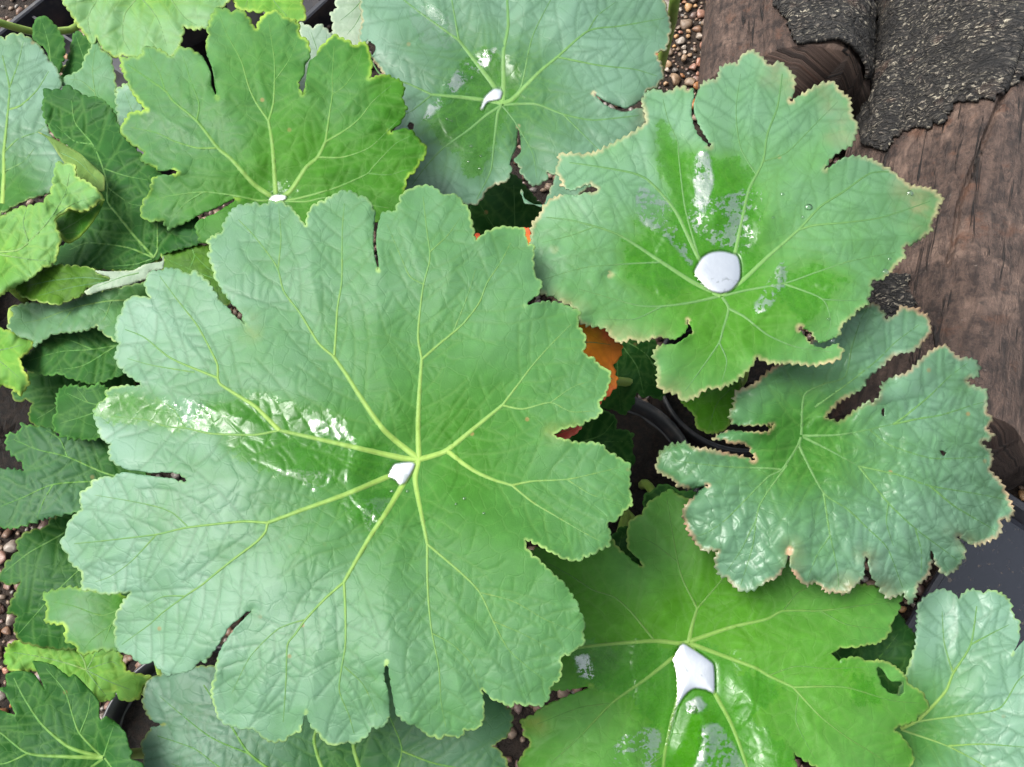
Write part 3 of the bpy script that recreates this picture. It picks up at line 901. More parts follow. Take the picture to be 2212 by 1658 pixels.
# the largest leaf
build_leaf('wide_leaf',
 "528,700 522,677 502,655 482,630 465,600 457,570 450,550 455,535 447,522 460,510 482,502 481,487 492,470 500,455 517,445 550,439 565,445 586,436 608,437 628,450 640,462 650,477 660,490 "
 "663,472 669,455 678,442 698,435 718,422 738,414 760,415 773,425 788,425 798,435 805,447 810,462 808,490 806,520 808,550 818,588 "
 "817,560 813,530 814,500 820,475 828,459 853,458 856,445 863,437 866,425 875,414 888,408 905,402 930,403 948,413 958,422 978,419 993,427 1000,440 1010,445 1015,465 1018,477 1022,495 1023,510 1027,520 "
 "1041,510 1050,500 1063,497 1073,492 1088,490 1107,491 1121,492 1131,495 1135,510 1139,525 1153,535 1151,555 1153,575 1156,597 1171,612 1161,635 1141,652 1130,664 "
 "1150,657 1180,653 1205,655 1222,660 1240,668 1254,675 1250,685 1247,702 1264,725 1264,742 1259,765 1281,775 1294,787 1306,797 1319,802 1316,827 1306,855 1293,870 1299,890 1285,902 1266,910 1256,917 1231,922 1206,930 1195,942 "
 "1221,950 1234,955 1256,957 1281,957 1301,962 1314,977 1331,985 1343,995 1361,1002 1361,1020 1359,1037 1363,1042 1358,1052 1364,1072 1366,1090 1351,1100 1341,1112 1329,1125 1311,1130 1319,1150 1319,1157 1316,1180 1296,1187 1279,1197 1259,1205 1249,1211 1229,1211 1206,1200 1181,1187 1164,1177 1136,1166 "
 "1134,1180 1151,1200 1166,1212 1184,1230 1199,1245 1217,1260 1229,1278 1241,1295 1249,1308 1249,1318 1256,1330 1263,1343 1263,1358 1259,1368 1263,1383 1256,1395 1241,1405 1231,1413 1209,1418 1214,1438 1209,1468 1189,1483 1186,1508 1169,1525 1151,1520 1136,1525 1111,1518 1103,1527 1088,1520 1068,1513 1053,1500 1041,1488 "
 "1044,1518 1046,1548 1036,1570 1021,1578 1003,1575 1001,1588 986,1593 971,1588 948,1595 923,1588 906,1575 898,1568 876,1560 858,1543 851,1520 845,1483 842,1458 836,1428 "
 "831,1443 828,1468 836,1485 842,1515 841,1530 842,1543 833,1565 816,1573 801,1570 798,1583 783,1595 766,1608 751,1603 736,1608 713,1610 696,1598 688,1585 673,1568 664,1550 661,1534 "
 "653,1563 646,1580 628,1588 613,1600 591,1603 573,1598 558,1585 550,1575 528,1575 508,1570 485,1565 470,1548 465,1530 458,1508 458,1483 465,1460 468,1433 472,1415 478,1402 490,1383 508,1358 525,1340 548,1316 "
 "530,1324 515,1338 498,1350 486,1366 472,1390 462,1405 450,1420 443,1430 428,1428 425,1435 410,1450 385,1455 358,1459 348,1448 335,1438 333,1428 310,1435 288,1423 283,1413 265,1410 250,1398 248,1378 250,1360 246,1348 255,1320 270,1295 283,1281 "
 "263,1281 243,1283 218,1282 200,1275 178,1273 176,1258 178,1240 160,1222 148,1212 148,1200 135,1185 131,1172 143,1152 145,1135 155,1120 168,1107 178,1100 173,1087 175,1065 195,1052 200,1040 225,1030 248,1032 253,1025 275,1021 300,1026 323,1028 348,1032 370,1034 390,1042 405,1040 "
 "390,1025 368,1020 348,1020 325,1022 300,1017 278,1016 260,1007 240,995 236,980 235,967 240,960 225,952 213,935 213,922 205,907 203,887 213,872 228,862 230,845 243,837 270,834 306,835 "
 "300,826 280,812 273,807 258,792 248,772 253,755 258,745 251,732 250,710 254,687 265,672 268,655 283,642 300,640 323,645 314,622 315,605 325,587 350,585 358,580 380,582 398,590 405,595 420,587 435,597 450,612 465,635 475,652 492,665 502,680 518,692",
 (905, 993), [
 (12, "905,993 830,930 780,860 745,805 720,770"), (8, "720,770 688,742 648,677 613,630 598,577 553,515 515,475"), (8, "722,768 725,727 729,665 738,610 739,540 740,490 744,440"), (4, "601,580 607,515 602,447"),
 (11, "905,993 903,930 905,860 911,777"), (8, "911,777 903,727 908,665 915,615 928,565 928,540 921,490 914,425"), (8, "911,777 953,740 978,720 1003,697 1035,655 1053,610 1083,565 1103,525"), (4, "915,615 885,597 866,555 836,485"), (4, "928,545 966,510 995,470"), (4, "978,720 1010,640 1028,580"),
 (11, "905,993 935,985 966,973 1025,925 1085,876"), (7, "1085,876 1120,830 1150,790 1190,745 1235,700"), (7, "1085,876 1130,884 1189,870 1234,890 1285,888"), (4, "1189,870 1240,835 1295,820"),
 (9, "966,974 998,1000 1028,1020 1066,1037 1106,1049"), (7, "1106,1049 1150,1040 1225,1036 1290,1022 1345,1008"), (7, "1106,1049 1150,1085 1200,1115 1260,1150 1308,1175"), (4, "1225,1036 1280,1070 1345,1085"),
 (11, "905,993 897,1037 908,1100 923,1175"), (8, "923,1175 923,1243 926,1305 933,1368 948,1443 953,1518 963,1570"), (8, "923,1176 998,1240 1036,1280 1066,1343 1098,1403 1145,1445 1180,1470"), (4, "933,1368 978,1393 1020,1438 1035,1490"), (4, "1036,1280 1110,1300 1180,1340 1245,1365"), (4, "1066,1343 1130,1370 1195,1405"),
 (12, "905,993 866,1055 836,1105 798,1162 753,1240 743,1258"), (8, "743,1258 703,1293 661,1338 638,1370 621,1393 618,1468 612,1560"), (8, "743,1258 746,1318 746,1393 738,1443 733,1493 753,1543 765,1585"), (4, "743,1440 785,1480 815,1545"), (4, "661,1338 600,1360 540,1420 500,1500"),
 (12, "905,993 870,1018 836,1031 743,1070 653,1102 578,1130"), (8, "578,1130 525,1127 405,1140 338,1155 213,1170 160,1175"), (8, "578,1130 573,1150 553,1172 500,1212 460,1244 435,1265 400,1288 350,1325 325,1348 263,1393"), (4, "405,1138 375,1110 345,1097 293,1085 205,1070"), (4, "338,1155 285,1212 240,1245 205,1258"), (4, "400,1288 350,1290 300,1320"),
 (12, "905,993 870,990 745,962 603,930"), (8, "603,930 550,940 455,937 400,925 360,922 313,907 240,900"), (9, "603,930 553,880 525,862 475,830 470,817"), (8, "470,817 370,775 313,730 270,712"), (7, "470,818 470,790 455,757 425,702 382,647 345,597"), (4, "400,925 370,880 310,860"), (4, "420,805 330,790 275,775"),
 ], .445, 'main', PA, cup=.010, droop=.010, fun=.008, lob=.0034, quilt=.0005, low=.006, sky_sheen=(.50, -.38, .06), s=3.6, side=46, stalk=foot('A', -.03, .0),
 wet=["206,880 225,848 250,842 310,848 350,872 385,922 340,914 290,905 235,903", "445,872 560,855 640,872 740,905 770,955 840,975 890,995 836,1034 700,1042 610,1032 545,990 490,968 470,935 430,925", "836,1036 890,1010 860,1060 806,1155 780,1130 720,1090 745,1070"],
 patch=["1190,935 1240,922 1240,930 1200,946", "525,690 545,690 545,722 528,720"], pools=[("836,1030 851,1000 888,995 900,1000 896,1015 878,1045 863,1052 853,1040", .003)], label='largest leaf, wide open with broad rounded lobes and pale yellow veins')

build_leaf('blush_leaf',
 "1499,225 1504,207 1516,180 1531,172 1549,170 1556,145 1581,135 1592,138 1599,122 1621,107 1634,112 1654,130 1662,142 1685,132 1705,150 1717,165 1718,190 1712,210 1705,222 1725,207 1742,197 1767,182 1800,175 1817,197 1837,212 1840,237 1843,252 1855,272 1850,290 1840,315 1815,327 1792,345 1790,356 1779,367 "
 "1795,360 1820,342 1845,337 1872,339 1897,350 1930,370 1947,385 1970,400 2014,407 2040,430 2030,445 2025,467 2012,480 2015,497 1997,512 1970,530 1952,532 1957,555 1937,572 1927,587 1905,605 1882,607 1886,627 1877,642 1875,657 1852,672 1845,682 1820,702 1815,725 1802,730 1775,742 1760,732 1750,717 1722,706 "
 "1734,720 1752,743 1778,753 1807,742 1822,756 1815,777 1785,785 1760,791 1710,787 1660,785 1631,772 1631,785 1611,807 1581,830 1556,840 1529,840 1499,862 1474,867 1461,852 1436,847 1419,832 1419,800 1410,767 1416,752 1432,744 1462,743 1497,718 1485,690 "
 "1486,706 1479,719 1456,734 1424,729 1381,740 1366,732 1339,742 1321,730 1306,710 1269,705 1251,695 1246,670 1216,655 1196,642 1206,627 1209,610 1221,602 1246,597 1266,602 1286,595 1324,594 1290,590 1230,606 1195,640 1168,634 1150,610 1146,565 1174,553 1201,536 1180,538 1152,562 1145,522 1149,482 1164,465 1174,445 1194,427 1216,420 1246,422 1266,416 1290,414 1281,400 1264,400 1234,412 1211,400 1213,390 1199,370 1206,350 1206,332 1236,331 1266,332 1291,325 1331,305 1371,282 1394,265 1391,240 1386,220 1394,200 1416,192 1436,200 1454,192 1476,185 1485,193 1496,192 1500,207 1495,225 1494,250 1500,275 1512,297 1538,320 1530,303 1518,286 1508,266 1500,245",
 (1560, 640), [
 (9, "1560,640 1585,560 1602,480 1618,410 1648,350 1658,290 1680,230 1690,160"), (4, "1648,350 1700,330 1760,270 1810,220"), (4, "1635,380 1600,320 1590,240 1600,160"),
 (9, "1557,636 1511,562 1464,465 1439,430 1400,390 1369,375 1300,362 1230,352"), (6, "1511,562 1480,450 1466,337 1464,307 1444,262 1432,215"),
 (9, "1556,640 1496,610 1429,567 1341,510 1286,490 1231,476 1180,470"), (5, "1429,567 1331,572 1256,580 1171,605"), (4, "1286,490 1230,510 1170,525"),
 (8, "1556,640 1490,655 1431,662 1381,661 1320,645 1250,625"), (5, "1431,662 1370,690 1300,690"),
 (8, "1560,642 1574,667 1561,715 1554,740 1520,790 1480,845"), (5, "1554,740 1570,780 1560,825"), (7, "1574,667 1611,687 1660,725 1720,750 1800,762"),
 (9, "1562,638 1606,605 1659,555 1725,497 1772,447 1822,415 1880,375 1930,372"), (7, "1725,497 1760,487 1830,481 1897,472 1947,457 2010,435"), (7, "1562,640 1610,628 1697,612 1760,590 1835,565 1935,545"), (6, "1692,613 1777,647 1795,700 1780,735"), (4, "1777,647 1830,650 1872,648"),
 ], .420, 'main2', PB, tilt=(.05, -.02), cup=.012, droop=.014, fun=.008, lob=.004, low=.006, quilt=.0004, sky_sheen=(.46, -.05, -.22), teeth=(14, 7.0), saw=True, stalk=foot('B', .01, .0), vmat=VEIN_G,
 wet=["1425,270 1470,320 1530,335 1590,345 1625,400 1650,470 1640,560 1600,640 1560,645 1490,625 1420,640 1345,600 1345,520 1390,505 1375,480 1440,500 1450,420 1420,340", "1650,640 1760,560 1840,600 1740,690"],
 patch=["1419,850 1480,870 1500,858 1470,835 1422,825", "1300,712 1350,745 1440,735 1430,722 1330,714", "1780,200 1850,280 1830,310 1790,290", "1940,400 2040,430 2010,500 1950,470", "1650,120 1720,150 1715,200 1660,170", "1200,640 1250,690 1255,670 1215,645"],
 pools=[("1497,587 1514,555 1536,542 1564,540 1594,550 1602,572 1601,605 1581,630 1556,637 1531,630 1511,610", .005)], label='leaf beside the thick log with pinkish toothed rim and a round shining puddle')

build_leaf('bright_leaf',
 "385,373 375,365 347,370 332,360 307,350 310,327 282,310 270,297 259,282 267,265 277,250 292,241 320,240 300,220 282,192 275,172 265,155 261,127 282,125 307,120 310,102 327,102 350,110 370,125 376,118 385,102 410,107 435,120 447,140 455,160 457,185 470,215 464,185 462,162 457,142 447,117 445,92 452,84 450,62 457,37 467,20 485,19 500,27 515,20 530,30 542,47 550,64 555,60 563,40 578,27 600,25 615,40 638,45 645,55 648,77 663,85 668,107 670,125 660,140 658,160 643,180 648,200 654,207 660,185 663,155 668,132 683,122 688,107 703,92 713,82 725,77 740,85 755,90 765,100 783,92 793,97 800,120 803,145 799,172 813,165 833,162 850,170 865,175 873,195 868,212 878,235 870,255 863,267 838,287 865,280 888,282 903,300 922,320 915,342 903,355 895,372 878,382 876,402 870,440 850,470 800,480 740,470 680,500 620,530 540,560 455,525 430,523 428,507 422,492 428,478 465,462 517,428 497,433 462,450 425,466 412,474 387,486 365,495 352,477 322,477 304,465 310,432 322,420 330,387 350,378 370,380",
 (598, 432), [
 (10, "598,432 628,412 661,362 686,340 703,307"), (7, "703,307 713,237 718,205 718,162 722,100"), (7, "703,307 748,280 778,255 805,220 845,185"), (4, "718,205 745,185 770,150 782,110"), (6, "686,340 740,340 800,318 860,260"),
 (8, "598,432 640,430 728,405 795,375 805,362 853,312 885,295"), (4, "795,375 840,378 885,365"),
 (10, "598,432 595,410 588,312 580,262"), (7, "580,262 590,225 593,175 592,125 580,45"), (7, "580,262 553,222 537,187 520,130 490,75 475,35"), (4, "593,175 625,130 645,80"),
 (10, "598,432 550,400 500,345 470,320 425,262 375,220 357,197 300,157 275,140"), (6, "470,320 425,320 375,305 337,287 280,275"), (5, "425,260 430,225 412,175 395,120"), (4, "357,197 345,160 320,115"),
 (8, "598,432 560,434 517,425 440,415 360,425 320,440"), (5, "440,415 400,440 365,480"), (7, "600,434 660,436 708,427 780,440 840,450"),
 ], .405, 'fresh', PC, tilt=(-.02, -.12), cup=.012, droop=.012, lob=.004, quilt=.0007, puck=.0004, sky_sheen=(.06, -.25, -.10), low=.006, rip=.0018, stalk=foot('C', -.02, -.01), teeth=(16, 6.5),
 wet=["578,440 585,415 610,412 630,425 615,445"], pools=[("578,434 585,421 600,417 618,420 622,430 610,437 590,441", .003)], label='bright green puckered leaf tucked under the largest leaf')

build_leaf('grey_leaf',
 "782,-60 780,20 782,50 777,92 800,120 830,160 855,200 860,260 850,300 870,330 868,400 900,430 1015,441 1032,441 1048,415 1066,400 1096,390 1103,365 1101,350 1116,315 1119,270 1124,300 1126,330 1110,345 1121,357 1128,375 1151,402 1181,387 1183,370 1200,380 1190,410 1171,448 1134,430 1126,408 1135,440 1220,440 1300,380 1370,300 1394,262 1388,236 1375,235 1353,243 1330,238 1305,226 1279,199 1301,215 1324,226 1351,234 1371,225 1391,210 1394,195 1421,187 1424,175 1433,172 1431,145 1419,125 1416,112 1439,105 1444,82 1449,60 1441,25 1431,-5 1400,-60 1200,-110 950,-100",
 (1085, 225), [
 (10, "1085,225 1066,185 991,87"), (8, "991,87 913,32 860,-10 820,-50"), (6, "991,87 978,12 965,-60"),
 (10, "1085,225 1088,185 1088,112 1098,55 1095,-20 1100,-90"), (9, "1085,225 1078,222 1010,212 933,205"), (6, "933,205 878,180 820,160 790,100"), (5, "933,205 890,240 865,250"),
 (8, "1083,228 1050,250 1010,283 958,320 920,360 890,400"), (8, "1083,228 1075,245 1066,320 1060,370 1030,430"), (9, "1087,224 1107,215 1166,155 1206,122"), (7, "1206,122 1271,67 1339,57 1435,40"), (6, "1206,124 1296,142 1369,150 1420,165"), (4, "1271,66 1290,35 1330,5"),
 (8, "1088,227 1156,225 1216,247 1281,260 1380,250"), (5, "1216,247 1281,312 1300,330"), (6, "1090,225 1125,190 1150,80 1200,-20"), (5, "1086,230 1110,260 1150,330 1160,385"),
 ], .365, 'cool', PC, tilt=(.04, -.06), cup=.012, droop=.012, lob=.004, quilt=.0006, sky_sheen=(.70, 0, 0), low=.007, rip=.0016, stalk=foot('C', .03, .02), vmat=VEIN_G,
 wet=["1000,135 1050,110 1110,150 1120,210 1095,240 1060,300 1040,380 1015,382 1000,335 905,285 950,205 1020,170"], holes=["790,88 800,90 810,102 808,116 800,118 795,102", "880,268 892,266 895,276 886,282"],
 patch=["1375,230 1400,240 1392,265 1375,265"], pools=[("1035,236 1045,207 1068,188 1088,195 1083,217 1055,224 1044,243", .003)], label='grey green wet leaf near the narrower log with white sheen')

build_leaf('rugged_leaf',
 "1877,655 1897,657 1902,668 1914,677 1912,690 1934,680 1947,660 1964,665 1987,665 1988,676 2004,677 2009,697 2013,717 1994,742 1972,760 1942,765 1924,775 1899,797 1882,812 1872,825 1864,840 1819,867 1784,902 1800,906 1812,911 1834,895 1874,867 1889,870 1902,852 1902,835 1909,825 1934,812 1954,807 1979,787 2004,762 2024,750 2044,745 2059,762 2074,772 2104,775 2119,795 2112,815 2089,820 2097,830 2109,835 2132,842 2134,862 2133,890 2147,907 2132,925 2148,940 2139,952 2119,955 2142,975 2146,995 2139,1015 2162,1037 2174,1062 2192,1105 2182,1125 2162,1122 2166,1142 2157,1160 2132,1172 2107,1180 2084,1170 2066,1158 2087,1185 2084,1205 2069,1230 2049,1242 2034,1240 2016,1210 2007,1245 1984,1265 1978,1290 1964,1308 1952,1283 1919,1295 1904,1280 1892,1260 1882,1243 1873,1198 1868,1215 1866,1248 1849,1265 1827,1285 1799,1280 1787,1281 1764,1260 1744,1266 1729,1258 1719,1245 1707,1225 1706,1188 1697,1222 1680,1248 1654,1258 1629,1275 1604,1279 1581,1265 1569,1250 1551,1243 1544,1220 1544,1202 1551,1190 1526,1192 1506,1180 1489,1155 1481,1135 1473,1112 1479,1092 1496,1075 1511,1060 1532,1047 1516,1052 1491,1058 1464,1052 1456,1037 1434,1027 1416,1015 1419,995 1424,977 1446,960 1481,955 1496,965 1536,970 1581,980 1606,985 1632,996 1616,967 1604,960 1576,960 1561,950 1544,952 1541,945 1574,929 1606,932 1655,934 1672,918 1640,919 1601,920 1579,915 1574,895 1584,875 1584,855 1596,842 1626,832 1660,800 1720,760 1800,700",
 (1733, 942), [
 (8, "1733,942 1809,940 1870,930 1929,917"), (6, "1929,917 1985,905 2034,897 2097,877 2130,868"), (6, "1929,917 1952,902 2009,855 2050,815 2090,785"), (5, "1880,930 1922,962 2009,990 2080,990 2140,985"),
 (8, "1735,944 1799,977 1854,1007"), (6, "1854,1007 1942,1027 2009,1050 2109,1067 2175,1080"), (6, "2009,1050 2059,1092 2134,1137 2155,1150"), (6, "1854,1007 1919,1087 1977,1142 2034,1185 2075,1215"), (4, "1919,1087 1915,1130 1930,1180"), (4, "1977,1142 1990,1190 1990,1240"),
 (7, "1730,945 1727,965 1779,1065 1830,1100 1872,1140 1917,1185 1950,1270"), (6, "1779,1065 1792,1150 1809,1230 1812,1270"), (4, "1792,1160 1765,1200 1745,1250"),
 (7, "1730,945 1722,965 1689,1015 1660,1030 1569,1122 1530,1150 1500,1160"), (6, "1689,1015 1660,1012 1590,1010 1531,1005 1450,995"), (6, "1700,1005 1641,1092 1626,1180 1600,1265"), (4, "1635,1120 1600,1190 1570,1235"),
 (7, "1731,940 1737,855 1780,830 1825,815 1840,752 1860,690 1875,665"), (6, "1760,880 1830,830 1897,777 1934,740 1985,702"),
 ], .385, 'rugged', PB, tilt=(.08, -.05), cup=.010, droop=.016, lob=.0042, quilt=.0010, puck=.0006, sky_sheen=(.64, .1, .05), low=.006, rip=.0026, teeth=(14, 7.0), saw=True, stalk=foot('B', .02, -.03), vmat=VEIN_G, side=30,
 patch=["1700,1180 1712,1180 1720,1215 1705,1230 1695,1215", "1865,1195 1885,1200 1900,1260 1925,1295 1945,1285 1930,1270 1900,1255 1880,1220", "1790,1270 1830,1285 1860,1250 1830,1255", "2060,1150 2090,1170 2085,1190"],
 holes=["2047,870 2052,873 2050,890 2046,885".replace('2047,870','1906,884').replace('2052,873','1911,884').replace('2050,890','1911,900').replace('2046,885','1907,898'), "2030,972 2040,978 2046,982 2036,984", "2010,1192 2016,1194 2018,1212 2011,1206"], label='puckered glossy leaf with reddish frayed rim between the thick log and the flooded tray')

build_leaf('puddle_leaf',
 "1439,1060 1454,1062 1466,1070 1486,1078 1540,1110 1620,1170 1700,1210 1800,1250 1900,1270 1952,1288 1942,1303 1944,1313 1932,1335 1924,1353 1924,1363 1909,1380 1892,1390 1834,1398 1814,1400 1796,1413 1812,1428 1844,1420 1872,1428 1909,1428 1934,1440 1957,1463 1964,1480 1989,1495 2007,1523 2002,1535 1984,1545 1980,1555 1962,1563 1932,1573 1949,1593 1969,1618 1974,1643 1967,1657 1940,1700 1850,1730 1790,1700 1768,1660 1735,1640 1714,1625 1717,1640 1722,1662 1720,1730 1500,1790 1250,1770 1130,1710 1119,1653 1126,1635 1139,1618 1148,1603 1131,1588 1132,1575 1124,1558 1154,1545 1169,1530 1189,1520 1240,1500 1281,1482 1240,1488 1180,1490 1120,1430 1090,1320 1110,1215 1151,1190 1164,1185 1250,1190 1321,1167 1331,1180 1344,1192 1369,1215 1389,1226 1383,1210 1364,1192 1356,1175 1356,1145 1361,1125 1386,1112 1394,1097 1404,1082 1419,1077",
 (1488, 1387), [
 (9, "1488,1387 1494,1355 1506,1315"), (7, "1506,1315 1476,1255 1464,1215 1451,1142 1440,1075"), (6, "1506,1315 1551,1263 1600,1205 1650,1190"), (4, "1464,1215 1420,1180 1385,1160"),
 (9, "1488,1387 1466,1390 1414,1385 1306,1393 1261,1398 1180,1410"), (7, "1414,1385 1361,1320 1326,1290 1281,1275 1231,1243 1160,1205"),
 (9, "1490,1386 1581,1355 1656,1338 1692,1320 1772,1320 1850,1310 1930,1300"), (5, "1692,1320 1722,1282 1760,1265"), (5, "1772,1320 1830,1350 1910,1360"),
 (9, "1490,1390 1556,1415 1631,1443 1660,1460 1714,1485"), (7, "1714,1485 1824,1485 1922,1513 1990,1520"), (7, "1714,1486 1772,1548 1829,1593 1909,1643 1940,1680"), (4, "1660,1460 1720,1440 1790,1445 1900,1440"), (5, "1725,1500 1720,1560 1760,1640"),
 (9, "1486,1390 1451,1423 1394,1468 1321,1520 1256,1588 1190,1650"), (4, "1321,1520 1250,1530 1160,1565"),
 (10, "1487,1390 1466,1440 1464,1505 1451,1555 1436,1628 1430,1700"), (5, "1436,1628 1400,1660 1360,1720"), (10, "1490,1390 1520,1440 1544,1498 1574,1553 1596,1605 1625,1690"),
 ], .345, 'lower', PA, tilt=(.0, .06), cup=.014, droop=.010, fun=.010, lob=.004, low=.006, sky_sheen=(.14, 0, 0), stalk=foot('A', .02, -.03),
 wet=["1235,1398 1400,1388 1500,1385 1640,1447 1690,1490 1650,1560 1720,1680 1400,1720 1440,1580 1330,1500 1250,1480", "1790,1430 1860,1440 1900,1520 1850,1500"],
 pools=[("1452,1425 1461,1400 1476,1387 1496,1398 1529,1420 1545,1437 1546,1500 1524,1494 1500,1491 1484,1502 1468,1526 1458,1558 1444,1612 1437,1612 1450,1555 1461,1505 1459,1450", .005)],
 patch=["1125,1560 1180,1530 1170,1570"], holes=["1892,1440 1900,1443 1925,1475 1952,1475 1953,1500 1937,1500 1918,1495 1905,1475".replace("1892,1440", "1893,1441")], label='leaf with a long pale puddle running down between two veins')

build_leaf('smooth_leaf',
 "1977,1393 1979,1348 1982,1308 1994,1293 2014,1280 2034,1272 2059,1280 2071,1293 2084,1278 2104,1272 2122,1280 2142,1274 2167,1283 2184,1300 2189,1330 2203,1343 2202,1383 2186,1416 2212,1385 2260,1390 2310,1500 2290,1650 2200,1740 2020,1740 1930,1700 1910,1620 1920,1540 1950,1470",
 (1945, 1575), [
 (9, "1945,1575 1987,1553 2042,1495 2059,1455 2097,1393 2110,1310"), (5, "2059,1455 2040,1390 2035,1320"), (8, "1950,1572 1990,1558 2084,1545 2160,1530 2200,1470 2240,1440"), (7, "1950,1578 2049,1613 2130,1658 2200,1720"), (6, "2049,1612 2120,1608 2220,1615"), (5, "2097,1393 2140,1370 2180,1350")],
 .310, 'sage', PF, sky_sheen=(.95, .15, -.25), tilt=(-.12, .08), cup=.012, droop=.006, lob=.005, quilt=.0006, stalk=foot('F'), teeth=(15, 6.0), saw=True, label='smooth pale green leaf with two rounded lobes beside the flooded tray')
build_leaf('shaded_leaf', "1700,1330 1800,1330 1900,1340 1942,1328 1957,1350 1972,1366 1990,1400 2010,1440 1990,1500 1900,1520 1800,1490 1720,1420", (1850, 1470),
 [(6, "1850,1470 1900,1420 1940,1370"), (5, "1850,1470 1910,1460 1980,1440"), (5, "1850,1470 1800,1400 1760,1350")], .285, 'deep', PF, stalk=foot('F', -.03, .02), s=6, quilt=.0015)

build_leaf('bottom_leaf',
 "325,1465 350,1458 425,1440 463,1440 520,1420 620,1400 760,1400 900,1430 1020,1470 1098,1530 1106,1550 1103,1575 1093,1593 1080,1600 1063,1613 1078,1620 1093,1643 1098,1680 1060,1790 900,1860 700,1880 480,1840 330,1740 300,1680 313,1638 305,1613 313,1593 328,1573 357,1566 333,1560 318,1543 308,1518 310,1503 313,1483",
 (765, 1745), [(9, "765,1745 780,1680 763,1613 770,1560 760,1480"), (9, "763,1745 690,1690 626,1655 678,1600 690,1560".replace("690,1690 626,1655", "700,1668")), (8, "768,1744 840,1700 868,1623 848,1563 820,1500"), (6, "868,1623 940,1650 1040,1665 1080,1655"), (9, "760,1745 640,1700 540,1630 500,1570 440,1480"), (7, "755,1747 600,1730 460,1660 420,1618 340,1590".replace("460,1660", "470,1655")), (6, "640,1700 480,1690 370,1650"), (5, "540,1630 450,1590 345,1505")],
 .360, 'deepr', PD, sky_sheen=(.45, -.2, 0), tilt=(.0, .05), cup=.014, droop=.008, stalk=foot('D', .05, 0), quilt=.0008, label='wide dark green leaf lying under the front lobes of the largest leaf')
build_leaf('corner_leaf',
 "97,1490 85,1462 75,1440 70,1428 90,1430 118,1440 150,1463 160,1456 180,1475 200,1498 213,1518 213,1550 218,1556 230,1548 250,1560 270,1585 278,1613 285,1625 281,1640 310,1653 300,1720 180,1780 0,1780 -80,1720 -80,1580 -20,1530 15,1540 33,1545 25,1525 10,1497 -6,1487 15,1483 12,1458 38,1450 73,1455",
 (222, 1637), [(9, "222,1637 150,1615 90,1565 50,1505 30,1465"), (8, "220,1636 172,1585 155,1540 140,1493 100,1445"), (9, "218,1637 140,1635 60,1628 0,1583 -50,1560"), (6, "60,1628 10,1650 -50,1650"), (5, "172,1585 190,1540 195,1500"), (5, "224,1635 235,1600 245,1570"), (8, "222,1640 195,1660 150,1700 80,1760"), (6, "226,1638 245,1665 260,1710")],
 .385, 'deep', PD, sky_sheen=(.0, -.1, .1), tilt=(.06, .10), cup=.010, droop=.004, stalk=foot('D', -.02, -.01), quilt=.0005, low=.005, teeth=(16, 1.6), label='smooth dark leaf with pale veins beside the pale gravel')
build_leaf('small_leaf',
 "90,1293 97,1280 120,1273 148,1267 175,1270 260,1280 290,1330 280,1400 232,1408 220,1404 193,1413 172,1415 160,1393 143,1390 138,1373 140,1353 110,1348 95,1343 100,1323 100,1305", (275, 1310),
 [(5, "275,1310 220,1330 160,1310 110,1300"), (5, "275,1310 240,1350 200,1380 180,1405"), (4, "240,1350 225,1390")], .375, 'fresh', PD, sky_sheen=(.35, 0, 0), tilt=(-.1, .05), stalk=foot('D', -.01, .03), s=5, teeth=(15, 6), saw=True)
build_leaf('wrinkled_leaf',
 "15,1398 35,1385 75,1378 107,1353 140,1350 180,1390 230,1395 262,1415 272,1450 325,1462 312,1480 300,1508 275,1514 256,1510 247,1483 249,1504 237,1513 215,1515 150,1530 110,1500 95,1450 28,1450 10,1430", (187, 1448),
 [(6, "187,1448 150,1435 90,1420 30,1410"), (6, "187,1448 178,1420 150,1390 115,1365"), (5, "187,1448 205,1415 215,1400"), (5, "187,1448 230,1470 280,1490"), (5, "187,1450 210,1480 230,1505"), (4, "190,1446 240,1430 260,1440")], .325, 'lime', PD, quilt=.0012, puck=.0008, rip=.003, cup=.012, stalk=foot('D', .0, .02), s=4.5, fun=.008)
build_leaf('gravel_leaf',
 "117,1117 97,1140 60,1150 35,1170 40,1190 15,1215 5,1235 -4,1248 5,1258 25,1263 45,1258 37,1273 25,1300 16,1323 37,1330 30,1355 37,1378 50,1388 100,1400 180,1400 280,1340 290,1200 260,1110 180,1090", (270, 1080),
 [(7, "270,1080 190,1120 125,1160 62,1195 5,1240"), (6, "265,1085 200,1200 120,1280 40,1370"), (5, "250,1090 230,1250 200,1370")], .335, 'deepr', PD, tilt=(.1, .0), stalk=foot('D', -.03, .04), quilt=.0008)

# crowd of curled leaves
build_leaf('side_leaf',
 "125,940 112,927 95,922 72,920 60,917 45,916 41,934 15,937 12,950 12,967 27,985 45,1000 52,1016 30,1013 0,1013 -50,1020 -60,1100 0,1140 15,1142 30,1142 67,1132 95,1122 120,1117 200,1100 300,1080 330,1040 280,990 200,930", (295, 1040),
 [(7, "295,1040 225,1022 145,987 82,972 30,950"), (7, "292,1042 215,1040 115,1047 50,1075 0,1095"), (5, "145,987 130,950 100,930"), (5, "115,1047 95,1080 80,1120")], .380, 'deep', PE, sky_sheen=(.22, 0, .1), tilt=(.05, .02), stalk=foot('E', .03, -.02), quilt=.0012, teeth=(16, 6.5), saw=True)
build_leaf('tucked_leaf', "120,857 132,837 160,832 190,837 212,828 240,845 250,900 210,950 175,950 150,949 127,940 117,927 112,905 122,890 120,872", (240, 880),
 [(4, "240,880 190,870 145,850"), (4, "240,880 180,900 130,915"), (3, "190,870 175,850 165,838")], .400, 'deep', PE, s=5, teeth=(14, 7.0), saw=True, stalk=foot('E', .02, 0))
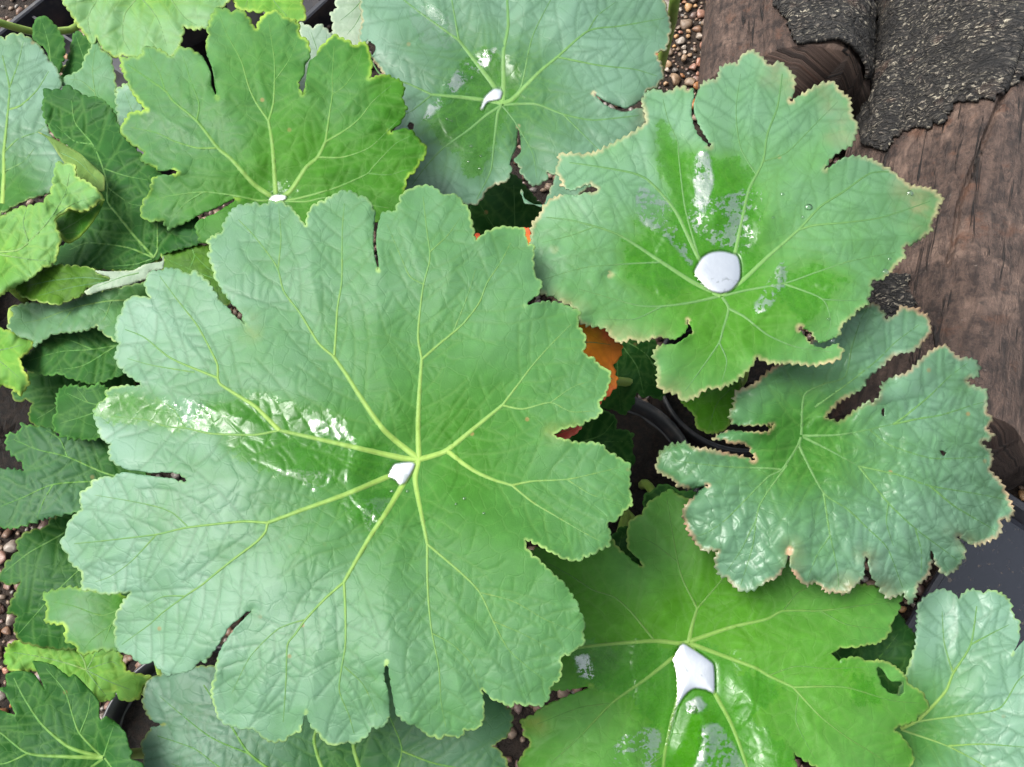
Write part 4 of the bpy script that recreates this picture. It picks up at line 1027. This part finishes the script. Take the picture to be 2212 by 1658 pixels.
build_leaf('lowest_leaf', "57,805 130,798 180,780 250,735 290,790 290,835 240,870 190,905 125,935 70,915 62,895 70,875 62,862 35,868 25,850 40,830", (280, 770),
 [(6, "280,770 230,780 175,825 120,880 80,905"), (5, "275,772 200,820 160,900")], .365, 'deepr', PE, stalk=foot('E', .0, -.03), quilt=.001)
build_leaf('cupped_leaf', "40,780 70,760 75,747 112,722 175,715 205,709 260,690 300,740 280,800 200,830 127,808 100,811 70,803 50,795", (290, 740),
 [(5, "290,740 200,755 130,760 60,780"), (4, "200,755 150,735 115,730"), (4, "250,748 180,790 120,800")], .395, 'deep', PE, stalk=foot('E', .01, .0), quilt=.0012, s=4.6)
build_leaf('bluish_leaf', "22,667 60,655 125,657 187,637 260,622 312,612 340,640 320,700 250,735 215,712 207,700 205,707 175,715 112,722 75,747 70,735 32,725 17,705 30,677", (320, 650),
 [(6, "320,650 240,650 160,665 90,690 40,700"), (4, "160,665 140,690 120,715"), (4, "240,650 230,680 215,705")], .410, 'dull', PE, sky_sheen=(.55, .1, 0), stalk=foot('E', .02, .01), quilt=.0008, s=4.6, tilt=(-.05, .1))
build_leaf('lime_corner_leaf', "-40,700 0,710 17,715 45,722 72,735 65,757 42,775 50,800 62,825 45,855 20,835 0,832 -40,840", (-30, 760),
 [(5, "-30,760 10,755 50,745"), (4, "-30,762 5,785 40,815")], .400, 'lime', PE, quilt=.0012, puck=.0008, rip=.003, s=4.6, stalk=foot('E', -.04, -.02))
build_leaf('dark_centre_leaf',
 "92,192 112,195 132,196 142,185 162,195 187,210 210,210 230,225 245,242 252,265 260,287 275,305 320,350 390,420 430,480 436,522 400,535 350,548 337,562 325,567 287,583 212,580 120,575 118,545 150,520 190,470 200,420 190,365 160,325 115,290 97,255 92,225 97,205", (333, 557),
 [(8, "333,557 290,510 250,460 232,435 232,400 220,357 200,312 162,265 155,217"), (6, "331,557 275,535 190,525 150,540"), (6, "333,555 340,540 340,485 345,440"), (5, "328,560 290,572 220,577"), (4, "200,312 160,305 120,270"), (4, "225,365 270,380 320,390"), (4, "232,405 280,440 310,445")],
 .392, 'deep', PE, tilt=(-.1, -.05), quilt=.0015, stalk=foot('E', .03, .03), label='dark green leaf in shade with a small black hole')
build_leaf('edge_leaf',
 "-70,60 -20,80 0,82 10,87 17,76 45,75 70,87 92,107 102,130 120,145 130,170 130,190 112,215 97,250 105,285 125,318 137,350 122,380 110,415 60,430 20,450 -70,480", (5, 440),
 [(9, "5,440 8,380 8,330 15,260 20,190 5,120"), (6, "17,238 45,228 80,195 105,155"), (5, "20,190 40,135 50,90"), (5, "8,330 40,300 80,286 100,270"), (4, "10,370 50,350 75,320")], .372, 'dull', PE, sky_sheen=(.75, 0, -.1), tilt=(.0, .1), quilt=.0009, stalk=foot('E', -.04, .02), label='pale sheened leaf with a folded yellowish rim')
build_leaf('folded_rim', "82,285 117,300 170,330 200,357 225,382 224,412 205,411 190,396 165,383 160,358 140,353 115,316 100,297", (130, 330), [(3, "130,330 170,350 215,395")], .408, 'yunder', PE, quilt=.0003, teeth=(30, .6), side=30, low=.002)
build_leaf('lime_leaf',
 "122,350 140,355 160,357 163,382 190,395 210,410 222,425 225,432 216,434 200,447 175,457 150,450 135,462 120,472 122,495 134,516 127,532 122,555 112,575 95,577 60,605 30,620 -50,660 -50,500 0,470 40,450 90,440 110,415 117,380", (-20, 545),
 [(7, "-20,545 40,540 80,505 110,470 140,420 150,375"), (6, "-15,548 60,560 110,565"), (5, "60,522 50,480 60,445"), (4, "110,470 160,440 205,425")], .428, 'lime', PE, sky_sheen=(.25, 0, 0), quilt=.0012, puck=.0008, rip=.0026, tilt=(-.05, .0), stalk=foot('E', -.05, .0), label='lime green leaf with crinkled rim and shining blisters')
build_leaf('curled_tip', "120,472 150,450 175,457 200,447 218,435 224,434 212,460 195,487 175,510 150,525 138,522 134,515 122,495", (130, 500), [(3, "130,500 165,480 205,450"), (3, "140,505 180,500")], .415, 'fresh', PE, quilt=.0005, teeth=(20, .8), s=4.6)
build_leaf('olive_leaf', "32,620 50,607 95,577 125,574 195,579 210,592 236,600 232,611 187,622 182,632 150,648 125,658 82,651 50,640", (235, 605),
 [(4, "235,605 180,600 110,607 50,620"), (3, "230,608 150,622 80,640")], .420, 'under', PE, quilt=.0006, s=4.6, vmat=VEIN_D, low=.002)
build_leaf('rolled_rim', "205,585 235,587 287,585 312,572 350,565 352,553 354,568 350,581 325,586 320,601 275,615 250,620 217,628 192,637 183,631 205,616 236,607 237,599 215,592", (300, 590), [(3, "300,590 260,600 210,620")], .428, 'pale', PE, quilt=.0004, s=4.4, side=22, low=.002, teeth=(9, 1.8))
build_leaf('strap_leaf', "350,545 375,535 412,531 447,531 500,540 520,640 470,660 400,610 350,583 354,565", (520, 620), [(4, "520,620 450,580 415,545"), (4, "520,622 430,590 360,560"), (4, "412,531 420,555 400,600")], .395, 'under', PE, s=4.8, low=.002, quilt=.0006)
build_leaf('sage_leaf', "135,187 140,170 175,150 182,130 195,107 207,82 220,110 235,117 245,150 250,195 258,270 230,300 180,260 150,210", (215, 250), [(4, "215,250 205,200 200,150 207,95"), (3, "205,200 175,175 150,172")], .350, 'sage', PE, sky_sheen=(.5, 0, 0), s=5, low=.002, stalk=foot('E', .0, .05))
build_leaf('pale_tip_leaf', "250,200 262,188 275,181 290,205 310,240 330,280 290,320 262,290 255,262", (320, 300), [(3, "320,300 290,250 270,200")], .355, 'sage', PE, sky_sheen=(.8, 0, 0), s=5, low=.002)

# lime plant at the back
build_leaf('tall_lime_leaf',
 "130,-60 135,0 150,25 165,50 185,77 200,98 208,80 215,92 222,107 240,120 258,126 263,119 295,123 330,120 370,126 385,105 392,90 397,57 405,60 420,63 447,60 460,35 470,20 483,12 495,0 500,-80 300,-120", (330, -70),
 [(7, "330,-70 300,-10 270,30 265,80 280,110"), (6, "330,-70 370,0 400,40 425,55"), (6, "325,-70 220,-10 190,40 200,90"), (5, "340,-70 430,-20 480,0"), (4, "300,-10 340,40 360,100")], .365, 'lime', PG, sky_sheen=(.40, 0, 0), tilt=(.0, -.2), cup=.014, droop=.012, quilt=.0008, low=.008, lob=.008, stalk=foot('G'), label='large lime green leaf drooping in front of the empty tray')
build_leaf('lime_tip_leaf', "505,-20 505,2 515,20 550,24 573,26 600,40 640,46 658,42 660,25 653,7 650,-30 580,-70", (570, -50), [(4, "570,-50 590,0 620,35"), (4, "570,-50 540,-10 530,15")], .355, 'lime', PG, s=5, stalk=foot('G', .03, 0))
build_leaf('dark_back_leaf', "70,67 75,47 90,35 107,42 125,65 137,87 138,112 132,147 115,160 100,107 75,88", (110, 140), [(3, "110,140 105,95 92,50")], .270, 'deep', PG, s=6, stalk=foot('G', -.03, -.03))
build_leaf('dark_gap_leaf', "160,70 185,80 205,110 200,150 180,165 140,185 132,170 150,120", (190, 150), [(3, "190,150 175,110 165,80")], .260, 'deep', PE, s=6)
build_leaf('white_leaf', "645,50 663,56 678,62 690,52 705,65 718,78 725,110 690,150 670,215 640,215 635,180 650,120 648,80", (690, 160), [(3, "690,160 685,110 672,70"), (3, "690,160 705,110 705,75")], .365, 'pale', PC, sky_sheen=(.5, 0, 0), s=5, low=.002, vmat=VEIN_G, stalk=foot('C', -.03, .03))
build_leaf('white_lobe_leaf', "725,-40 725,0 728,20 715,30 720,50 718,72 743,87 766,101 790,110 800,50 800,-40", (800, -20), [(3, "800,-20 765,20 735,45"), (3, "800,-10 770,50 750,75")], .350, 'pale', PC, s=5, low=.002, vmat=VEIN_G)
# leaves down in the shade
build_leaf('gap_leaf', "1000,480 1030,430 1060,395 1110,378 1165,440 1180,480 1160,540 1040,560 1000,530", (1110, 560), [(5, "1110,560 1112,480 1110,400"), (4, "1110,560 1060,480 1035,440")], .250, 'deep', PC, s=6, stalk=foot('C', .05, -.02))
build_leaf('rust_leaf', "1230,680 1270,690 1304,705 1322,725 1344,747 1341,770 1326,790 1333,815 1332,835 1312,858 1280,880 1220,860 1190,780", (1180, 760), [(4, "1180,760 1260,740 1320,745"), (4, "1180,765 1260,790 1325,820")], .388, 'rust', PB, s=5, teeth=(16, 6.5), saw=True, stalk=foot('B', -.03, -.02), label='orange and red withered leaf under the largest leaf')
build_leaf('pink_leaf', "1150,900 1195,925 1230,921 1256,915 1250,930 1226,948 1195,960 1150,960", (1140, 930), [(3, "1140,930 1190,940 1240,926")], .432, 'pink', PA, s=5, low=.001, cup=.002, droop=.002, label='pink rolled leaf rim showing in a notch of the largest leaf')
build_leaf('orange_leaf', "1024,508 1034,506 1045,520 1090,530 1125,495 1142,494 1150,510 1175,530 1205,534 1205,555 1150,590 1060,570 1022,530", (1100, 540), [(3, "1100,540 1140,510"), (3, "1100,540 1180,548")], .330, 'rust', PB, s=5, label='orange withered leaf under the pink rimmed leaf')
build_leaf('shade_leaf', "1330,735 1414,735 1421,780 1440,840 1436,850 1429,863 1416,860 1401,854 1389,860 1374,847 1369,872 1358,885 1349,897 1324,885 1301,880 1280,830 1300,770", (1330, 730), [(5, "1330,730 1375,790 1390,850"), (4, "1330,732 1335,810 1340,885"), (4, "1340,730 1400,770 1430,840")], .270, 'deep', PB, s=5.5, stalk=foot('B', -.04, .0), teeth=(14, 4), quilt=.001)
build_leaf('pot_leaf', "1230,930 1301,887 1324,897 1333,910 1330,928 1349,930 1369,938 1364,950 1369,962 1365,975 1372,995 1340,1030 1250,1000", (1240, 960), [(5, "1240,960 1300,940 1330,905"), (4, "1240,960 1310,955 1365,955"), (4, "1240,962 1310,985 1365,995")], .290, 'deep', PA, s=5.5, stalk=foot('A', .0, .02), teeth=(14, 4), quilt=.001)
build_leaf('under_leaf', "1470,865 1490,885 1502,900 1505,925 1531,937 1552,935 1572,922 1590,880 1600,830 1560,810 1500,830", (1600, 820), [(4, "1600,820 1550,870 1530,930"), (4, "1600,820 1530,850 1490,875")], .320, 'lower', PB, s=5.5, teeth=(14, 4), stalk=foot('B', .0, -.01))
build_leaf('seedling_leaf', "1390,1075 1396,1066 1410,1062 1424,1047 1449,1050 1470,1062 1500,1062 1505,1085 1440,1110 1395,1120", (1450, 1100), [(3, "1450,1100 1425,1060"), (3, "1450,1100 1490,1072")], .270, 'deep', PA, s=5.5, teeth=(14, 4), stalk=foot('A', .04, .0))
build_leaf('sliver_leaf', "1318,1168 1345,1138 1358,1145 1362,1185 1390,1228 1340,1210", (1330, 1210), [(3, "1330,1210 1345,1150"), (3, "1330,1210 1370,1205")], .300, 'deep', PA, s=5.5, stalk=foot('A', .02, -.03))

def bare_stalk(parent, pts, r):
    P = [at_z(*p) for p in pts]
    V, F = tube(P, np.linspace(r, r * 1.15, len(P)))
    link('petiole', mesh_from('petiole', V, F), STALK, parent)
bare_stalk(PC, [(1470, -60, .36), (1458, 0, .33), (1452, 40, .29), (1440, 90, .24), (1425, 150, .18), (1400, 215, .14)], .0052)
bare_stalk(PG, [(-60, 35, .27), (0, 50, .25), (40, 62, .23), (80, 72, .21), (150, 66, .19), (200, 40, .17)], .004)
# ------------------------------------------------------------------ water lying on the leaves
def water_mat(name, sheen):
    t = NT(name)
    n = t.noise(t.pos(), 120, 3, .5)
    nb = t.bump(n, .10, .002)
    tr = t.n('ShaderNodeBsdfTransparent'); tr.inputs[0].default_value = (.92, .97, .93, 1)
    gl = t.n('ShaderNodeBsdfGlossy'); gl.inputs['Roughness'].default_value = .015; t.put(gl.inputs['Normal'], nb)
    fr = t.n('ShaderNodeFresnel'); fr.inputs[0].default_value = 1.33; t.put(fr.inputs['Normal'], nb)
    mx = t.n('ShaderNodeMixShader')
    if isinstance(sheen, float) and sheen > .1:
        br = t.ramp(t.noise(t.pos(), 75, 3, .55, dist=1.4), .34, .42, .70, 1.0)
        sh = t.math('MULTIPLY', t.math('MULTIPLY', t.ramp(t.attr('rim'), 2.0, 8.0), sheen), br)
    else: sh = sheen
    t.put(mx.inputs[0], t.math('ADD', fr.outputs[0], sh, clamp=True))
    t.t.links.new(tr.outputs[0], mx.inputs[1]); t.t.links.new(gl.outputs[0], mx.inputs[2])
    return t.done(mx.outputs[0])
WATER, DROP = water_mat('puddle_water', .95), water_mat('drop_water', .05)     # silvery air layer under water on the waxy leaf
def puddle(key, k, label):
    L = LEAVES[key]; poly, lv, dep = L['pools'][k]
    G = hexgrid(poly, 4.5, 3)
    V2, F = cdt(G, poly)
    d, _ = nearest(V2, resample(poly, 2, True), 40)
    a, b, c = V2[F[:, 0]], V2[F[:, 1]], V2[F[:, 2]]
    cr = (b[:, 0]-a[:, 0])*(c[:, 1]-a[:, 1]) - (b[:, 1]-a[:, 1])*(c[:, 0]-a[:, 0])
    F = np.where((cr > 0)[:, None], F[:, ::-1], F)
    W = L['lift'](V2, lv + .0002 + .0016 * (1 - np.exp(-d / 9)))
    me = mesh_from('water_puddle', W, F); attr(me, 'rim', d)
    return tag(link('water_puddle', me, WATER), label, 'puddle')
puddle('wide_leaf', 0, 'small white puddle at the heart of the largest leaf')
puddle('blush_leaf', 0, 'round mirror bright puddle on the pink rimmed leaf beside the thick log')
puddle('bright_leaf', 0, 'tiny puddle on the bright green leaf above the largest leaf')
puddle('grey_leaf', 0, 'small broken puddle on the grey wet leaf')
puddle('puddle_leaf', 0, 'long pale puddle forked between two veins of the lower leaf')
def film_mat(name, lo, hi, amt):
    t = NT(name)
    p = t.attr('uvf', 'Vector')
    n = t.math('ADD', t.noise(p, 330, 5, .7), t.math('MULTIPLY', t.math('SUBTRACT', t.noise(p, 60, 3, .6), .5), .9))
    m = t.math('MULTIPLY', t.ramp(n, lo, hi), t.ramp(t.math('ADD', t.attr('rim'), t.math('MULTIPLY', t.noise(p, 200, 3), 14.0)), 8.0, 16.0))
    nb = t.bump(t.noise(p, 260, 3, .6), .25, .0015)
    tr = t.n('ShaderNodeBsdfTransparent'); tr.inputs[0].default_value = (.97, .99, .97, 1)
    gl = t.n('ShaderNodeBsdfGlossy'); gl.inputs['Roughness'].default_value = .12; t.put(gl.inputs['Normal'], nb)
    mx = t.n('ShaderNodeMixShader'); t.put(mx.inputs[0], t.math('MULTIPLY', m, amt))
    t.t.links.new(tr.outputs[0], mx.inputs[1]); t.t.links.new(gl.outputs[0], mx.inputs[2])
    return t.done(mx.outputs[0])
FILM, FILM2 = film_mat('wet_film_mottled', .50, .56, .30), film_mat('wet_film_sheet', .34, .42, .36)
FILM5 = film_mat('wet_film_broken', .42, .54, .28)
FILM3, FILM4 = film_mat('wet_film_thin', .52, .58, .07), film_mat('wet_film_thin_sheet', .42, .50, .08)
def film(key, poly, mat, label):
    L = LEAVES[key]; pp = resample(catmull(P2(poly), True), 3, True)
    V2, F = cdt(hexgrid(pp, 5, 3), pp)
    a, b, c = V2[F[:, 0]], V2[F[:, 1]], V2[F[:, 2]]
    cr = (b[:, 0]-a[:, 0])*(c[:, 1]-a[:, 1]) - (b[:, 1]-a[:, 1])*(c[:, 0]-a[:, 0])
    F = np.where((cr > 0)[:, None], F[:, ::-1], F)
    d, _ = nearest(V2, resample(pp, 2, True), 40)
    me = mesh_from('water_film', L['lift'](V2, L['h'](V2)[0] + .00025), F)
    attr(me, 'rim', d); attr(me, 'uvf', np.stack([V2[:, 0] * .0003, V2[:, 1] * .0003, 0 * d], 1), 'FLOAT_VECTOR')
    return tag(link('water_film', me, mat), label, 'water film')
film('blush_leaf', "1500,335 1525,322 1540,345 1545,400 1520,470 1500,440 1495,380", FILM2, 'narrow white streak of water above the round puddle')
film('blush_leaf', "1490,430 1560,420 1640,400 1650,470 1610,560 1590,545 1540,535 1510,520 1480,470", FILM, 'mottled wet film beside the white streak above the round puddle')
film('blush_leaf', "1380,400 1440,420 1470,480 1500,560 1490,585 1440,520 1380,480 1370,430", FILM, 'mottled wet film on the left vein of the pink rimmed leaf')
film('blush_leaf', "1655,610 1690,560 1705,590 1690,640 1640,690 1620,670", FILM, 'pale wet patch crossing the veins of the pink rimmed leaf')
film('wide_leaf', "590,1010 650,1012 700,1015 722,1028 705,1052 680,1068 640,1040 600,1030", FILM4, 'flat wet patch under the long vein of the largest leaf')
film('wide_leaf', "730,1092 790,1075 840,1070 860,1062 830,1115 800,1155 782,1130", FILM3, 'glittering wet film between two veins below the white puddle')
film('wide_leaf', "665,905 720,900 755,930 775,955 720,950 670,935", FILM4, 'wet patch above the long vein of the largest leaf')
film('wide_leaf', "350,855 420,860 470,890 460,930 400,915 360,890", FILM3, 'wet film near the tip of the glossy side lobe of the largest leaf')
film('puddle_leaf', "1480,1515 1510,1500 1530,1525 1510,1545 1482,1542", FILM2, 'small white patch of water just below the long puddle')
film('puddle_leaf', "1510,1570 1555,1560 1590,1610 1615,1670 1560,1690 1500,1660 1505,1610", FILM5, 'broad wet film below the long puddle')
film('puddle_leaf', "1330,1600 1390,1570 1430,1580 1425,1640 1390,1680 1320,1660", FILM, 'mottled wet film beside the tail of the long puddle')
film('puddle_leaf', "1240,1420 1270,1410 1290,1450 1285,1470 1250,1465", FILM, 'small wet patch of the lower leaf next to the largest leaf')
film('grey_leaf', "1020,120 1075,100 1060,140 1000,190 960,230 900,280 940,200", FILM, 'long wet streak on the grey leaf')
film('grey_leaf', "880,20 940,10 990,60 970,110 900,90", FILM4, 'broad white sheen of water near the upper rim of the grey leaf')
bm = bmesh.new(); bmesh.ops.create_icosphere(bm, subdivisions=3, radius=1)
for v in bm.verts:
    v.co.z = max(v.co.z, -.15) * .62
for f in bm.faces: f.smooth = True
dme = bpy.data.meshes.new('water_drop'); bm.to_mesh(dme); bm.free(); dme.materials.append(DROP)
def drop(key, x, y, r, label, group):
    L = LEAVES[key]; P = np.array([[x, y]], float)
    p = L['lift'](P, L['h'](P)[0])[0]
    o = link('water_drop', dme); o.location = p.tolist(); o.scale = (r, r * .85, r)
    return tag(o, label, 'drop', group)
for x, y, r in ((1746, 448, .0030), (1965, 418, .0028), (1912, 588, .0026), (1734, 470, .0014), (1799, 737, .0016), (1922, 560, .0012), (1690, 420, .0014), (1670, 470, .0011), (1790, 690, .0012)):
    drop('blush_leaf', x, y, r, 'round water drop standing on the pink rimmed leaf', 'drops on the pink rimmed leaf')
for x, y, r in ((432, 875, .0016), (1003, 1078, .0011), (985, 1090, .0009), (1045, 1110, .0010), (880, 1062, .0012), (846, 1062, .0011)):
    drop('wide_leaf', x, y, r, 'tiny water drop on the largest leaf', 'drops on the largest leaf')
for x, y, r in ((1018, 317, .0016), (1038, 338, .0015), (1012, 350, .0013), (1036, 365, .0014), (965, 258, .0014), (975, 262, .0011)):
    drop('grey_leaf', x, y, r, 'small water drop on the grey wet leaf', 'drops on the grey wet leaf')
